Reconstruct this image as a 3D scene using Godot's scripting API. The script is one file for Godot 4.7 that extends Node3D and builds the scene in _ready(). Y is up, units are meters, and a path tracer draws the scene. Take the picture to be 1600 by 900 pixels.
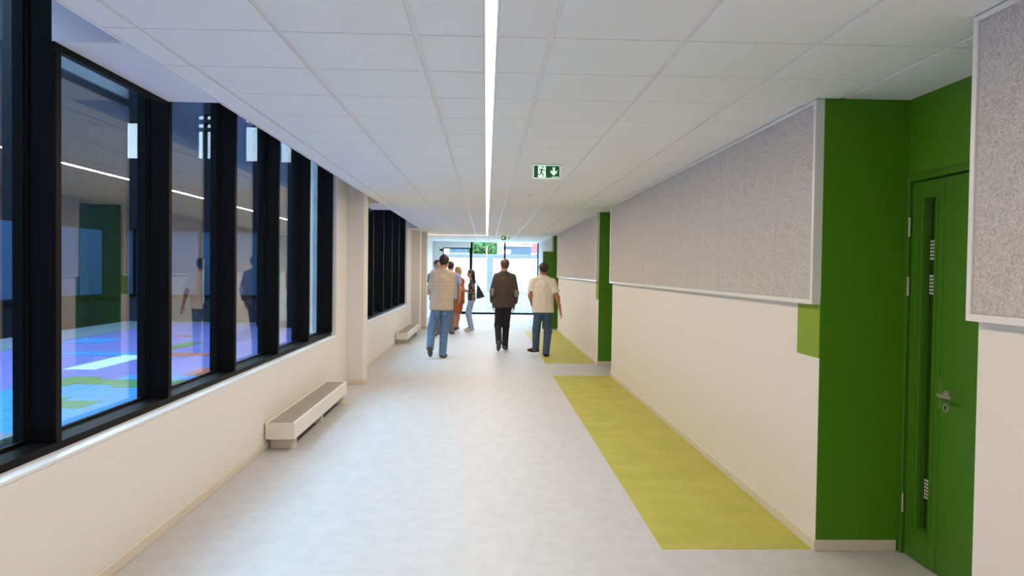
extends Node3D

const EYE := 1.643
const CEIL := 2.676
var M := {}
var taken := {}

# ---------------------------------------------------------------- helpers
func numbered(called: String) -> String:
	var n: int = taken.get(called, 0)
	taken[called] = n + 1
	return called if n == 0 else "%s_%03d" % [called, n]

func mat(key: String, col: Color, rough := 0.6, metal := 0.0, spec := 0.5) -> StandardMaterial3D:
	var m := StandardMaterial3D.new()
	m.resource_name = key
	m.albedo_color = col
	m.roughness = rough
	m.metallic = metal
	m.metallic_specular = spec
	M[key] = m
	return m

func rgb8(r: float, g: float, b: float) -> Color:
	return Color(r / 255.0, g / 255.0, b / 255.0)

func tool_() -> SurfaceTool:
	var st := SurfaceTool.new()
	st.begin(Mesh.PRIMITIVE_TRIANGLES)
	return st

func tri(st: SurfaceTool, a: Vector3, b: Vector3, c: Vector3, n: Vector3) -> void:
	st.set_normal(n)
	if (b - a).cross(c - a).dot(n) > 0.0:
		st.add_vertex(a); st.add_vertex(c); st.add_vertex(b)
	else:
		st.add_vertex(a); st.add_vertex(b); st.add_vertex(c)

func quad(st: SurfaceTool, a: Vector3, b: Vector3, c: Vector3, d: Vector3, n: Vector3) -> void:
	tri(st, a, b, c, n)
	tri(st, a, c, d, n)

# box between two corners, edges chamfered by r
func bx(st: SurfaceTool, a: Vector3, b: Vector3, r := 0.0) -> void:
	var lo := Vector3(minf(a.x, b.x), minf(a.y, b.y), minf(a.z, b.z))
	var hi := Vector3(maxf(a.x, b.x), maxf(a.y, b.y), maxf(a.z, b.z))
	var c := (lo + hi) * 0.5
	var h := (hi - lo) * 0.5
	r = minf(r, minf(h.x, minf(h.y, h.z)) * 0.9)
	var q := h - Vector3(r, r, r)
	for ax in 3:
		var u := (ax + 1) % 3
		var v := (ax + 2) % 3
		for s in [-1.0, 1.0]:
			var n := Vector3.ZERO
			n[ax] = s
			var p := []
			for k in [[-1, -1], [1, -1], [1, 1], [-1, 1]]:
				var w := Vector3.ZERO
				w[ax] = s * h[ax]
				w[u] = k[0] * q[u]
				w[v] = k[1] * q[v]
				p.append(c + w)
			quad(st, p[0], p[1], p[2], p[3], n)
	if r <= 0.0:
		return
	for ax in 3:
		var u := (ax + 1) % 3
		var v := (ax + 2) % 3
		for su in [-1.0, 1.0]:
			for sv in [-1.0, 1.0]:
				var p := []
				for k in [[-1, 0], [1, 0], [1, 1], [-1, 1]]:
					var w := Vector3.ZERO
					w[ax] = k[0] * q[ax]
					w[u] = su * (h[u] if k[1] == 0 else q[u])
					w[v] = sv * (q[v] if k[1] == 0 else h[v])
					p.append(c + w)
				var n := Vector3.ZERO
				n[u] = su
				n[v] = sv
				quad(st, p[0], p[1], p[2], p[3], n.normalized())
	for sx in [-1.0, 1.0]:
		for sy in [-1.0, 1.0]:
			for sz in [-1.0, 1.0]:
				var s := Vector3(sx, sy, sz)
				tri(st, c + s * Vector3(h.x, q.y, q.z), c + s * Vector3(q.x, h.y, q.z), c + s * Vector3(q.x, q.y, h.z), s.normalized())

func tube(st: SurfaceTool, pts: Array, radii: Array, sides := 10, caps := true) -> void:
	var rings := []
	var side := Vector3.ZERO
	for i in pts.size():
		var d: Vector3 = (pts[mini(i + 1, pts.size() - 1)] - pts[maxi(i - 1, 0)]).normalized()
		if side == Vector3.ZERO:
			side = d.cross(Vector3(0.31, 0.93, 0.19)).normalized()
		side = (side - d * side.dot(d)).normalized()
		var up := d.cross(side)
		var ring := []
		for k in sides:
			var an := TAU * k / sides
			ring.append([pts[i] + (side * cos(an) + up * sin(an)) * radii[i], side * cos(an) + up * sin(an)])
		rings.append(ring)
	for i in pts.size() - 1:
		for k in sides:
			var k2 := (k + 1) % sides
			var v := [rings[i][k], rings[i][k2], rings[i + 1][k2], rings[i + 1][k]]
			for t in [[0, 1, 2], [0, 2, 3]]:
				var a: Vector3 = v[t[0]][0]
				var b: Vector3 = v[t[1]][0]
				var c: Vector3 = v[t[2]][0]
				var order: Array = [t[0], t[1], t[2]] if (b - a).cross(c - a).dot(v[t[0]][1]) <= 0.0 else [t[0], t[2], t[1]]
				for o in order:
					st.set_normal(v[o][1])
					st.add_vertex(v[o][0])
	if caps:
		for e in [[0, 1], [pts.size() - 1, pts.size() - 2]]:
			var n: Vector3 = (pts[e[0]] - pts[e[1]]).normalized()
			for k in sides:
				tri(st, pts[e[0]], rings[e[0]][k][0], rings[e[0]][(k + 1) % sides][0], n)

# extruded polygon: points in the plane (u, v) at o, thickness along n
func slab(st: SurfaceTool, pts: PackedVector2Array, o: Vector3, u: Vector3, v: Vector3, n: Vector3, t: float) -> void:
	var idx := Geometry2D.triangulate_polygon(pts)
	for i in range(0, idx.size(), 3):
		var q := []
		for k in 3:
			var p := pts[idx[i + k]]
			q.append(o + u * p.x + v * p.y)
		tri(st, q[0] + n * t, q[1] + n * t, q[2] + n * t, n)
		tri(st, q[0], q[1], q[2], -n)
	var cw := Geometry2D.is_polygon_clockwise(pts)
	for i in pts.size():
		var a := pts[i]
		var b := pts[(i + 1) % pts.size()]
		var e := Vector2(b.y - a.y, a.x - b.x).normalized() * (-1.0 if cw else 1.0)
		var A := o + u * a.x + v * a.y
		var B := o + u * b.x + v * b.y
		quad(st, A, B, B + n * t, A + n * t, (u * e.x + v * e.y).normalized())

func obj(called: String, st, m: Material, parent: Node = self) -> MeshInstance3D:
	var o := MeshInstance3D.new()
	o.mesh = st.commit() if st is SurfaceTool else st
	o.material_override = m
	o.name = numbered(called) if parent == self else called
	parent.add_child(o, true)
	return o

func box(called: String, a: Vector3, b: Vector3, m: Material, parent: Node = self, r := 0.0) -> MeshInstance3D:
	var st := tool_()
	bx(st, a, b, r)
	return obj(called, st, m, parent)

func thing(called: String, label := "", category := "", at := Vector3.ZERO, group := "") -> Node3D:
	var o := Node3D.new()
	o.name = numbered(called)
	add_child(o)
	o.position = at
	tag(o, label, category, group)
	return o

func tag(o: Node, label := "", category := "", group := "", kind := "") -> Node:
	if label: o.set_meta("label", label)
	if category: o.set_meta("category", category)
	if group: o.set_meta("group", group)
	if kind: o.set_meta("kind", kind)
	return o

func struct(called: String, label: String, category: String) -> Node3D:
	var o := thing(called, label, category)
	o.set_meta("kind", "structure")
	return o

# ---------------------------------------------------------------- textures
func wood_wool() -> ImageTexture:
	var rng := RandomNumberGenerator.new()
	rng.seed = 11
	var n := 1024
	var im := Image.create(n, n, false, Image.FORMAT_RGB8)
	im.fill(rgb8(168, 166, 164))
	for i in 9000:
		var p := Vector2(rng.randf() * n, rng.randf() * n)
		var an := rng.randf() * TAU
		var bend := rng.randf_range(-0.07, 0.07)
		var g := rng.randf_range(0.84, 0.97) if i > 2500 else rng.randf_range(0.7, 0.86)
		var col := Color(g, g * 0.985, g * 0.97)
		var steps := rng.randi_range(14, 42)
		for s in steps:
			p += Vector2(cos(an), sin(an)) * 1.6
			an += bend
			im.fill_rect(Rect2i(posmod(int(p.x), n), posmod(int(p.y), n), 2, 2), col)
	return ImageTexture.create_from_image(im)

func mottle(base: Color, other: Color, freq: float, seed_: int, size := 512) -> NoiseTexture2D:
	var nz := FastNoiseLite.new()
	nz.seed = seed_
	nz.noise_type = FastNoiseLite.TYPE_SIMPLEX_SMOOTH
	nz.frequency = freq
	nz.fractal_octaves = 5
	var t := NoiseTexture2D.new()
	t.noise = nz
	t.width = size
	t.height = size
	t.seamless = true
	var gr := Gradient.new()
	gr.set_color(0, base)
	gr.set_color(1, other)
	t.color_ramp = gr
	return t

func plaid(base: Color, lines: Array, n := 128) -> ImageTexture:
	var im := Image.create(n, n, false, Image.FORMAT_RGB8)
	for y in n:
		for x in n:
			var c := base
			for l in lines:
				if (x % int(l[0])) < int(l[1]): c = c.lerp(l[2], 0.5)
				if (y % int(l[0])) < int(l[1]): c = c.lerp(l[2], 0.5)
			im.set_pixel(x, y, c)
	return ImageTexture.create_from_image(im)

func floral(n := 256) -> ImageTexture:
	var rng := RandomNumberGenerator.new()
	rng.seed = 5
	var im := Image.create(n, n, false, Image.FORMAT_RGB8)
	im.fill(rgb8(26, 22, 22))
	for i in 46:
		var c := Vector2(rng.randf() * n, rng.randf() * n)
		var r := rng.randf_range(9, 17)
		var col := rgb8(218, 196, 168).lerp(rgb8(190, 140, 120), rng.randf() * 0.6)
		var ph := rng.randf() * TAU
		for y in range(-int(r), int(r) + 1):
			for x in range(-int(r), int(r) + 1):
				var d := Vector2(x, y)
				if d.length() < r * (0.65 + 0.35 * cos(5.0 * d.angle() + ph)):
					im.set_pixel(posmod(int(c.x) + x, n), posmod(int(c.y) + y, n), col)
	return ImageTexture.create_from_image(im)

func planar(m: StandardMaterial3D, tex: Texture2D, scale: float, world := true) -> void:
	m.albedo_color = Color.WHITE
	m.albedo_texture = tex
	m.uv1_triplanar = true
	m.uv1_world_triplanar = world
	m.uv1_scale = Vector3.ONE * scale
	m.uv1_triplanar_sharpness = 8.0

func materials() -> void:
	mat("white_paint", rgb8(232, 229, 224), 0.7)
	mat("white_gloss", rgb8(236, 236, 234), 0.3)
	mat("baseboard", rgb8(222, 214, 198), 0.5)
	mat("ceiling_tile", rgb8(240, 241, 238), 0.95)
	mat("ceiling_bar", rgb8(228, 228, 228), 0.35)
	mat("plenum", rgb8(44, 44, 44), 0.95)
	mat("black_frame", rgb8(10, 10, 11), 0.5, 0.0, 0.22)
	mat("dark_green", rgb8(76, 134, 2), 0.55)
	mat("door_green", rgb8(68, 122, 18), 0.45)
	mat("lime_green", rgb8(130, 164, 28), 0.6)
	mat("steel", rgb8(206, 206, 200), 0.42, 0.9)
	mat("heater_paint", rgb8(232, 227, 214), 0.4)
	mat("grille_grey", rgb8(196, 190, 178), 0.5)
	mat("heater_inside", rgb8(60, 56, 50), 0.8)
	mat("soffit_white", rgb8(226, 228, 232), 0.8)
	var f := mat("floor_vinyl", Color.WHITE, 0.55, 0.0, 0.4)
	planar(f, mottle(rgb8(190, 191, 192), rgb8(202, 203, 204), 0.012, 3), 0.8)
	var y := mat("floor_lime", Color.WHITE, 0.55, 0.0, 0.4)
	planar(y, mottle(rgb8(172, 169, 70), rgb8(190, 186, 90), 0.008, 4), 0.55)
	var w := mat("wood_wool", Color.WHITE, 0.95, 0.0, 0.2)
	var ww := wood_wool()
	planar(w, ww, 3.0)
	w.heightmap_enabled = true
	w.heightmap_texture = ww
	w.heightmap_scale = 0.12
	for g in [["glass", 0.07, rgb8(8, 14, 26)], ["clear_glass", 0.03, rgb8(20, 30, 30)], ["tinted_glass", 0.62, rgb8(20, 50, 66)]]:
		var m := mat(g[0], Color(g[2].r, g[2].g, g[2].b, g[1]), 0.0)
		m.transparency = BaseMaterial3D.TRANSPARENCY_ALPHA
	var l := mat("led_diffuser", Color.WHITE, 0.6)
	l.emission_enabled = true
	l.emission = Color(1.0, 0.93, 0.84)
	l.emission_energy_multiplier = 4.0
	# courtyard and yard
	mat("facade", rgb8(26, 29, 36), 0.8, 0.0, 0.2)
	mat("facade_base", rgb8(46, 52, 64), 0.8, 0.0, 0.2)
	mat("pave_grey", rgb8(96, 106, 118), 0.85)
	mat("pave_lavender", rgb8(94, 89, 152), 0.85)
	mat("pave_blue", rgb8(36, 116, 184), 0.85)
	mat("pave_green", rgb8(62, 108, 56), 0.85)
	mat("pave_rust", rgb8(152, 72, 58), 0.85)
	mat("pave_white", rgb8(172, 186, 190), 0.85)
	mat("outer_wall", rgb8(214, 216, 218), 0.9)
	mat("yard_wall", rgb8(236, 236, 232), 0.9)
	mat("wall_cap", rgb8(122, 126, 128), 0.9)
	var rb := mat("rubble", Color.WHITE, 0.95)
	planar(rb, mottle(rgb8(84, 82, 78), rgb8(164, 160, 154), 0.03, 9), 0.7)
	mat("shed_grey", rgb8(78, 86, 102), 0.8)
	mat("house_white", rgb8(226, 228, 228), 0.85)
	mat("house_grey", rgb8(82, 94, 108), 0.8)
	mat("roof_red", rgb8(140, 84, 82), 0.8)
	mat("leaf", rgb8(74, 116, 52), 0.8)
	mat("leaf_dark", rgb8(44, 66, 52), 0.8)
	mat("bark", rgb8(96, 78, 62), 0.9)
	mat("pole_blue", rgb8(150, 178, 196), 0.6)
	mat("window_dark", rgb8(60, 84, 110), 0.15)
	# signs
	for s in [["sign_green", Color(0.0, 0.30, 0.12), 0.9], ["sign_white", Color(0.9, 0.98, 0.94), 0.9]]:
		var m := mat(s[0], s[1], 0.5)
		m.emission_enabled = true
		m.emission = s[1]
		m.emission_energy_multiplier = 0.55
	# people
	mat("skin", rgb8(202, 148, 118), 0.6)
	mat("skin_tan", rgb8(182, 122, 88), 0.6)
	mat("hair_dark", rgb8(44, 32, 26), 0.6)
	mat("hair_black", rgb8(16, 14, 16), 0.45)
	mat("hair_brown", rgb8(78, 54, 38), 0.6)
	mat("hair_blond", rgb8(176, 132, 84), 0.6)
	mat("eye_white", rgb8(226, 222, 216), 0.3)
	mat("eye_dark", rgb8(30, 24, 20), 0.3)
	mat("lip", rgb8(164, 88, 78), 0.5)
	for d in [["jeans", rgb8(84, 114, 154), rgb8(112, 140, 176)], ["jeans_dark", rgb8(58, 82, 112), rgb8(80, 104, 134)], ["jeans_light", rgb8(140, 156, 198), rgb8(172, 184, 216)], ["trousers_grey", rgb8(98, 100, 104), rgb8(128, 128, 130)]]:
		var m := mat(d[0], Color.WHITE, 0.9)
		planar(m, mottle(d[1], d[2], 0.02, 21, 256), 3.0, false)
	mat("trousers_black", rgb8(22, 24, 34), 0.85)
	mat("polo_white", rgb8(232, 224, 212), 0.85)
	mat("tee_blue", rgb8(158, 166, 192), 0.85)
	mat("dress_rust", rgb8(176, 92, 58), 0.8)
	mat("shirt_plain", rgb8(120, 124, 134), 0.8)
	mat("shoe_brown", rgb8(84, 72, 60), 0.6)
	mat("shoe_black", rgb8(24, 24, 26), 0.5)
	mat("shoe_grey", rgb8(78, 78, 80), 0.7)
	mat("shoe_pale", rgb8(206, 196, 180), 0.7)
	mat("bag_black", rgb8(22, 22, 24), 0.45)
	mat("belt", rgb8(50, 36, 28), 0.5)
	mat("elbow_patch", rgb8(132, 124, 114), 0.9)
	var c := mat("shirt_check", Color.WHITE, 0.85)
	planar(c, plaid(rgb8(206, 190, 166), [[32, 7, rgb8(168, 142, 126)], [64, 3, rgb8(134, 120, 122)]]), 6.0, false)
	var j := mat("jacket_plaid", Color.WHITE, 0.9)
	planar(j, plaid(rgb8(74, 66, 60), [[64, 3, rgb8(112, 98, 80)], [8, 2, rgb8(62, 56, 54)]]), 4.0, false)
	var fz := FastNoiseLite.new()
	fz.seed = 31
	fz.frequency = 0.011
	fz.fractal_octaves = 3
	fz.domain_warp_enabled = true
	fz.domain_warp_amplitude = 26.0
	var folds := NoiseTexture2D.new()
	folds.noise = fz
	folds.width = 256
	folds.height = 256
	folds.seamless = true
	folds.as_normal_map = true
	folds.bump_strength = 14.0
	var fl := mat("floral", Color.WHITE, 0.8)
	planar(fl, floral(), 3.4, false)
	# woven cloth: soft creases
	for key in ["jeans", "jeans_dark", "jeans_light", "trousers_grey", "trousers_black", "polo_white", "tee_blue", "dress_rust", "shirt_plain", "shirt_check", "jacket_plaid", "floral"]:
		var m: StandardMaterial3D = M[key]
		m.normal_enabled = true
		m.normal_texture = folds
		m.normal_scale = 0.8
		if not m.uv1_triplanar:
			m.uv1_triplanar = true
			m.uv1_scale = Vector3(4.0, 2.6, 4.0)

# ---------------------------------------------------------------- building
func lights_and_camera() -> void:
	var yaw := 0.0345
	var pitch := -0.02344
	var roll := -0.013
	var fwd := Vector3(sin(yaw) * cos(pitch), sin(pitch), -cos(yaw) * cos(pitch))
	var r := Vector3(cos(yaw), 0, sin(yaw))
	var u := r.cross(fwd)
	var r2 := r * cos(roll) - u * sin(roll)
	var u2 := u * cos(roll) + r * sin(roll)
	var cam := Camera3D.new()
	cam.name = "camera"
	cam.transform = Transform3D(Basis(r2, u2, -fwd), Vector3(0, EYE, 0))
	cam.fov = 42.095
	cam.near = 0.05
	cam.far = 300.0
	add_child(cam)
	cam.current = true

	var sky_mat := ProceduralSkyMaterial.new()
	sky_mat.sky_top_color = Color(0.65, 0.82, 0.945)
	sky_mat.sky_horizon_color = Color(0.86, 0.94, 0.985)
	sky_mat.ground_bottom_color = Color(0.35, 0.36, 0.36)
	sky_mat.ground_horizon_color = Color(0.7, 0.76, 0.8)
	sky_mat.sky_curve = 0.2
	sky_mat.sky_energy_multiplier = 3.25
	sky_mat.ground_energy_multiplier = 1.5
	var sky := Sky.new()
	sky.sky_material = sky_mat
	var env := Environment.new()
	env.background_mode = Environment.BG_SKY
	env.sky = sky
	env.ambient_light_source = Environment.AMBIENT_SOURCE_DISABLED
	env.tonemap_mode = Environment.TONE_MAPPER_LINEAR
	env.tonemap_exposure = 1.0
	env.sdfgi_enabled = true
	env.ssao_enabled = true
	env.ssil_enabled = true
	var we := WorldEnvironment.new()
	we.name = "environment"
	we.environment = env
	add_child(we)

const LED_RADIANCE := 75.0
const LED_COLOR := Color(1.0, 0.90, 0.785)

func led_run(parent: Node, a: Vector3, b: Vector3) -> void:
	# a glowing diffuser with an area light of its size just below it
	var w := 0.0235
	var along := (b - a)
	var lo := a.min(b)
	var hi := a.max(b)
	if absf(along.z) > absf(along.x):
		box("diffuser", Vector3(a.x - w, CEIL - 0.001, lo.z), Vector3(a.x + w, CEIL + 0.012, hi.z), M.led_diffuser, parent)
	else:
		box("diffuser", Vector3(lo.x, CEIL - 0.001, a.z - w), Vector3(hi.x, CEIL + 0.012, a.z + w), M.led_diffuser, parent)
	var l := AreaLight3D.new()
	l.name = "strip_light"
	l.area_normalize_energy = false
	l.area_size = Vector2(w * 2, absf(along.z)) if absf(along.z) > absf(along.x) else Vector2(absf(along.x), w * 2)
	l.light_color = LED_COLOR
	l.light_energy = LED_RADIANCE / PI
	l.area_range = 60.0
	l.area_attenuation = 2.0
	l.shadow_enabled = true
	l.position = (a + b) * 0.5 + Vector3(0, -0.003, 0)
	l.rotation.x = -PI / 2
	parent.add_child(l, true)

func floor_and_ceiling() -> void:
	var fl := struct("floor", "pale grey vinyl corridor floor with inlaid lime strips", "floor")
	box("vinyl_sheet", Vector3(-2.32, -0.2, -28.0), Vector3(3.2, 0, 4.2), M.floor_vinyl, fl)
	box("vinyl_sheet", Vector3(-6.0, -0.2, -23.7), Vector3(-2.32, 0, -20.85), M.floor_vinyl, fl)
	for z in [[-11.72, -4.372], [-20.3, -13.25]]:
		var o := box("lime_inlay", Vector3(1.062, -0.01, z[0]), Vector3(1.964, 0.0015, z[1]), M.floor_lime, fl)
		tag(o, "lime yellow vinyl inlay along the wall")

	var ce := struct("ceiling", "white suspended tile ceiling with long visible bars", "ceiling")
	var lines := [-1.524, -0.924, -0.324, 0.276, 0.876, 1.476]
	var far := tool_()
	var variants := {}
	for r in range(-12, 42):
		var za := -3.339 - 0.6 * r          # near edge of the row
		var zb := maxf(za - 0.6, -27.8)
		if za <= -27.8 or za > 3.9: continue
		var zm := (za + zb) * 0.5
		var cols := []
		var bridge := (zm < -3.57 and zm > -4.81) or (zm < -11.97 and zm > -13.24)
		var left := -1.68 if zm > -18.9 else -1.97
		cols.append([left, lines[0] - 0.012])
		for c in 5:
			var a: float = lines[c] + 0.012
			var b: float = lines[c + 1] - 0.012
			if a < 0.0 and b > 0.0 and zm > -22.5:
				cols.append([a, -0.026])
				cols.append([0.040, b])
			else:
				cols.append([a, b])
		var alcove := (zm > -4.354 and zm < -2.93) or (zm > -13.08 and zm < -11.65) or (zm > -22.1 and zm < -20.5)
		if alcove:
			cols.append([1.488, 2.064])
			cols.append([2.088, 2.485])
		else:
			cols.append([1.488, 1.975])
		for c in cols:
			var a := Vector3(c[0], CEIL, zb + 0.005)
			var b := Vector3(c[1], CEIL + 0.014, za - 0.005)
			if r >= -1 and r <= 12:
				var key := "%.3f %.3f" % [b.x - a.x, b.z - a.z]
				if not variants.has(key):
					var st := tool_()
					bx(st, -(b - a) / 2, (b - a) / 2, 0.002)
					variants[key] = st.commit()
				var o := obj("ceiling_tile", variants[key], M.ceiling_tile, ce)
				o.position = (a + b) / 2
			else:
				bx(far, a, b, 0.002)
	tag(obj("distant_tiles", far, M.ceiling_tile, ce), "", "", "", "stuff")
	for x in lines:
		box("ceiling_bar", Vector3(x - 0.0125, CEIL + 0.007, -27.8), Vector3(x + 0.0125, CEIL + 0.03, 4.0), M.ceiling_bar, ce)
	for z in [[-4.354, -2.93], [-13.08, -11.65], [-22.1, -20.5]]:
		box("ceiling_bar", Vector3(2.0635, CEIL + 0.007, z[0]), Vector3(2.0885, CEIL + 0.03, z[1]), M.ceiling_bar, ce)
	# edge profile along the slot over the windows, and the bridges across it
	for z in [[-3.57, 3.9], [-11.97, -4.81], [-18.9, -13.24]]:
		box("edge_profile", Vector3(-1.695, CEIL - 0.004, z[0]), Vector3(-1.678, CEIL + 0.05, z[1]), M.white_gloss, ce)
		box("upstand_board", Vector3(-1.692, CEIL + 0.05, z[0]), Vector3(-1.665, 3.18, z[1]), M.soffit_white, ce)
	box("slot_end_board", Vector3(-1.99, CEIL, -18.97), Vector3(-1.67, 3.18, -18.94), M.soffit_white, ce)
	for z in [[-4.81, -3.57], [-13.24, -11.97]]:
		box("bridge_soffit", Vector3(-2.03, CEIL, z[0]), Vector3(-1.683, 3.18, z[1]), M.soffit_white, ce, 0.003)
		box("bridge_edge_bar", Vector3(-2.045, CEIL - 0.034, z[0]), Vector3(-2.012, CEIL + 0.004, z[1]), M.black_frame, ce)
	box("plenum_board", Vector3(-1.665, CEIL + 0.032, -27.8), Vector3(2.6, CEIL + 0.06, 4.0), M.plenum, ce)
	box("side_corridor_ceiling", Vector3(-6.0, CEIL, -23.7), Vector3(-1.97, CEIL + 0.05, -20.7), M.ceiling_tile, ce)
	var roof := struct("roof", "flat concrete roof slab above the corridor", "roof")
	box("slab", Vector3(-2.32, 3.18, -28.0), Vector3(6.0, 3.6, 4.2), M.soffit_white, roof)
	box("side_slab", Vector3(-6.2, 3.18, -24.0), Vector3(-2.32, 3.6, -20.86), M.soffit_white, roof)
	box("upper_storey", Vector3(-2.3, 3.6, -27.9), Vector3(6.0, 8.6, 4.2), M.facade, roof)

func wall_box(parent: Node, called: String, a: Vector3, b: Vector3, m: Material = null) -> void:
	box(called, a, b, m if m else M.white_paint, parent)

func walls() -> void:
	# ---- window side
	var wl := struct("wall_left", "white wall under and between the black framed windows", "wall")
	wall_box(wl, "parapet", Vector3(-2.32, 0, -9.93), Vector3(-1.97, 0.745, 4.0))
	wall_box(wl, "reveal_block", Vector3(-2.32, 0, -10.66), Vector3(-1.97, 3.18, -9.93))
	box("pier", Vector3(-2.32, 0, -10.98), Vector3(-1.725, 3.18, -10.65), M.white_paint, wl, 0.012)
	wall_box(wl, "reveal_block", Vector3(-2.32, 0, -12.2), Vector3(-1.97, 3.18, -10.97))
	wall_box(wl, "parapet", Vector3(-2.32, 0, -18.7), Vector3(-1.97, 0.745, -12.2))
	wall_box(wl, "reveal_block", Vector3(-2.32, 0, -20.0), Vector3(-1.97, 3.18, -18.7))
	box("pier", Vector3(-2.32, 0, -20.3), Vector3(-1.76, 3.18, -19.95), M.white_paint, wl, 0.012)
	box("corner_post", Vector3(-2.32, 0, -21.0), Vector3(-1.64, 3.18, -20.7), M.white_paint, wl, 0.012)
	wall_box(wl, "reveal_block", Vector3(-2.32, 0, -20.71), Vector3(-1.97, 3.18, -20.29))
	wall_box(wl, "lobby_wall", Vector3(-2.32, 0, -28.0), Vector3(-1.97, 3.18, -23.6))
	wall_box(wl, "side_corridor_wall", Vector3(-6.2, 0, -24.0), Vector3(-5.9, 3.18, -20.85))
	wall_box(wl, "side_corridor_wall", Vector3(-6.0, 0, -23.9), Vector3(-2.3, 3.18, -23.6))
	wall_box(wl, "side_corridor_wall", Vector3(-6.0, 0, -21.0), Vector3(-2.3, 3.18, -20.85))
	wall_box(wl, "near_reveal", Vector3(-2.32, 0, 2.7), Vector3(-1.97, 3.18, 4.2))
	for z in [[-9.93, 2.7], [-18.7, -12.2]]:
		var st := tool_()
		# sloping white sill board
		var p := [Vector2(-1.962, 0.736), Vector2(-1.962, 0.751), Vector2(-2.03, 0.765), Vector2(-2.03, 0.736)]
		slab(st, PackedVector2Array(p), Vector3(0, 0, z[0]), Vector3.RIGHT, Vector3.UP, Vector3.BACK, z[1] - z[0])
		obj("window_sill", st, M.white_gloss, wl)
	var bl := struct("baseboard_left", "cream baseboard along the window wall", "baseboard")
	for z in [[-10.65, 4.0], [-19.95, -10.98]]:
		box("board", Vector3(-1.97, 0, z[0]), Vector3(-1.958, 0.066, z[1]), M.baseboard, bl, 0.003)
	for p in [[-1.725, -10.65, -10.98], [-1.76, -19.95, -20.3], [-1.64, -20.7, -21.0]]:
		box("board", Vector3(-1.97, 0, p[1]), Vector3(p[0] + 0.012, 0.066, p[1] + 0.012), M.baseboard, bl, 0.003)
		box("board", Vector3(p[0], 0, p[2]), Vector3(p[0] + 0.012, 0.066, p[1]), M.baseboard, bl, 0.003)

	# ---- door side
	var wr := struct("wall_right", "white wall with green painted door niches", "wall")
	var br := struct("baseboard_right", "cream baseboard along the white and green walls", "baseboard")
	var secs := [[-2.93, 4.0], [-11.65, -4.354], [-20.5, -13.08], [-27.8, -22.1]]
	for s in secs:
		wall_box(wr, "wall_section", Vector3(1.975, 0, s[0]), Vector3(2.7, 3.18, s[1]))
		box("board", Vector3(1.963, 0, s[0] - 0.012), Vector3(1.975, 0.066, s[1] + 0.012), M.baseboard, br, 0.003)
	for z in [-4.354, -13.08, -22.1]:
		box("green_face", Vector3(1.976, 0, z - 0.002), Vector3(2.485, CEIL + 0.003, z + 0.004), M.dark_green, wr)
		box("board", Vector3(1.963, 0, z + 0.004), Vector3(2.46, 0.066, z + 0.014), M.baseboard, br, 0.003)
	for z in [-2.93, -11.65, -20.5]:
		box("green_face", Vector3(1.976, 0, z - 0.004), Vector3(2.485, CEIL + 0.003, z + 0.002), M.dark_green, wr)
	for z in [[-4.354, -2.93], [-13.08, -11.65], [-22.1, -20.5]]:
		box("niche_back", Vector3(2.485, 2.225, z[0]), Vector3(2.7, 3.18, z[1]), M.dark_green, wr)
		wall_box(wr, "niche_closing_wall", Vector3(2.56, 0, z[0]), Vector3(2.75, 2.3, z[1]), M.dark_green)
	# lime squares painted beside each niche
	for z in [-4.354, -13.08]:
		tag(box("lime_square", Vector3(1.972, 1.147, z - 0.312), Vector3(1.976, 1.5, z), M.lime_green, wr), "lime green painted square on the white wall")

	var wb := struct("wall_back", "plain white wall closing the corridor", "wall")
	wall_box(wb, "wall_section", Vector3(-2.4, 0, 4.0), Vector3(2.7, 3.18, 4.3))

func window_row(called: String, label: String, zs: Array) -> void:
	# zs: near faces of the mullions, from near to far; the first and last are jambs
	var w := struct(called, label, "window")
	var z0: float = zs[0]
	var z1: float = zs[-1]
	box("bottom_rail", Vector3(-2.21, 0.745, z1), Vector3(-2.022, 0.80, z0), M.black_frame, w, 0.003)
	box("bottom_bead", Vector3(-2.165, 0.80, z1), Vector3(-2.145, 0.818, z0), M.black_frame, w)
	box("top_rail", Vector3(-2.21, 3.12, z1), Vector3(-2.022, 3.18, z0), M.black_frame, w)
	for i in zs.size():
		var z: float = zs[i]
		var st := tool_()
		bx(st, Vector3(-2.145, 0.80, z - 0.052), Vector3(-2.02, 3.12, z), 0.004)
		bx(st, Vector3(-2.162, 0.80, z - 0.060), Vector3(-2.14, 3.12, z + 0.008))
		bx(st, Vector3(-2.21, 0.80, z - 0.068), Vector3(-2.16, 3.12, z + 0.016))
		obj("mullion", st, M.black_frame, w)
		if i < zs.size() - 1:
			# a sealed unit of two sheets
			var pn := tool_()
			bx(pn, Vector3(-2.148, 0.80, zs[i + 1]), Vector3(-2.144, 3.12, z - 0.05))
			bx(pn, Vector3(-2.156, 0.80, zs[i + 1]), Vector3(-2.152, 3.12, z - 0.05))
			obj("pane", pn, M.glass, w)

func windows() -> void:
	window_row("window_1", "row of tall black framed panes over the long low wall", [2.7, 1.45, 0.19, -1.07, -2.33, -3.585, -4.835, -6.085, -7.345, -8.61, -9.87])
	window_row("window_2", "distant row of tall black framed panes beyond the pier", [-12.25, -13.45, -14.78, -16.08, -17.36, -18.64])

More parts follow.
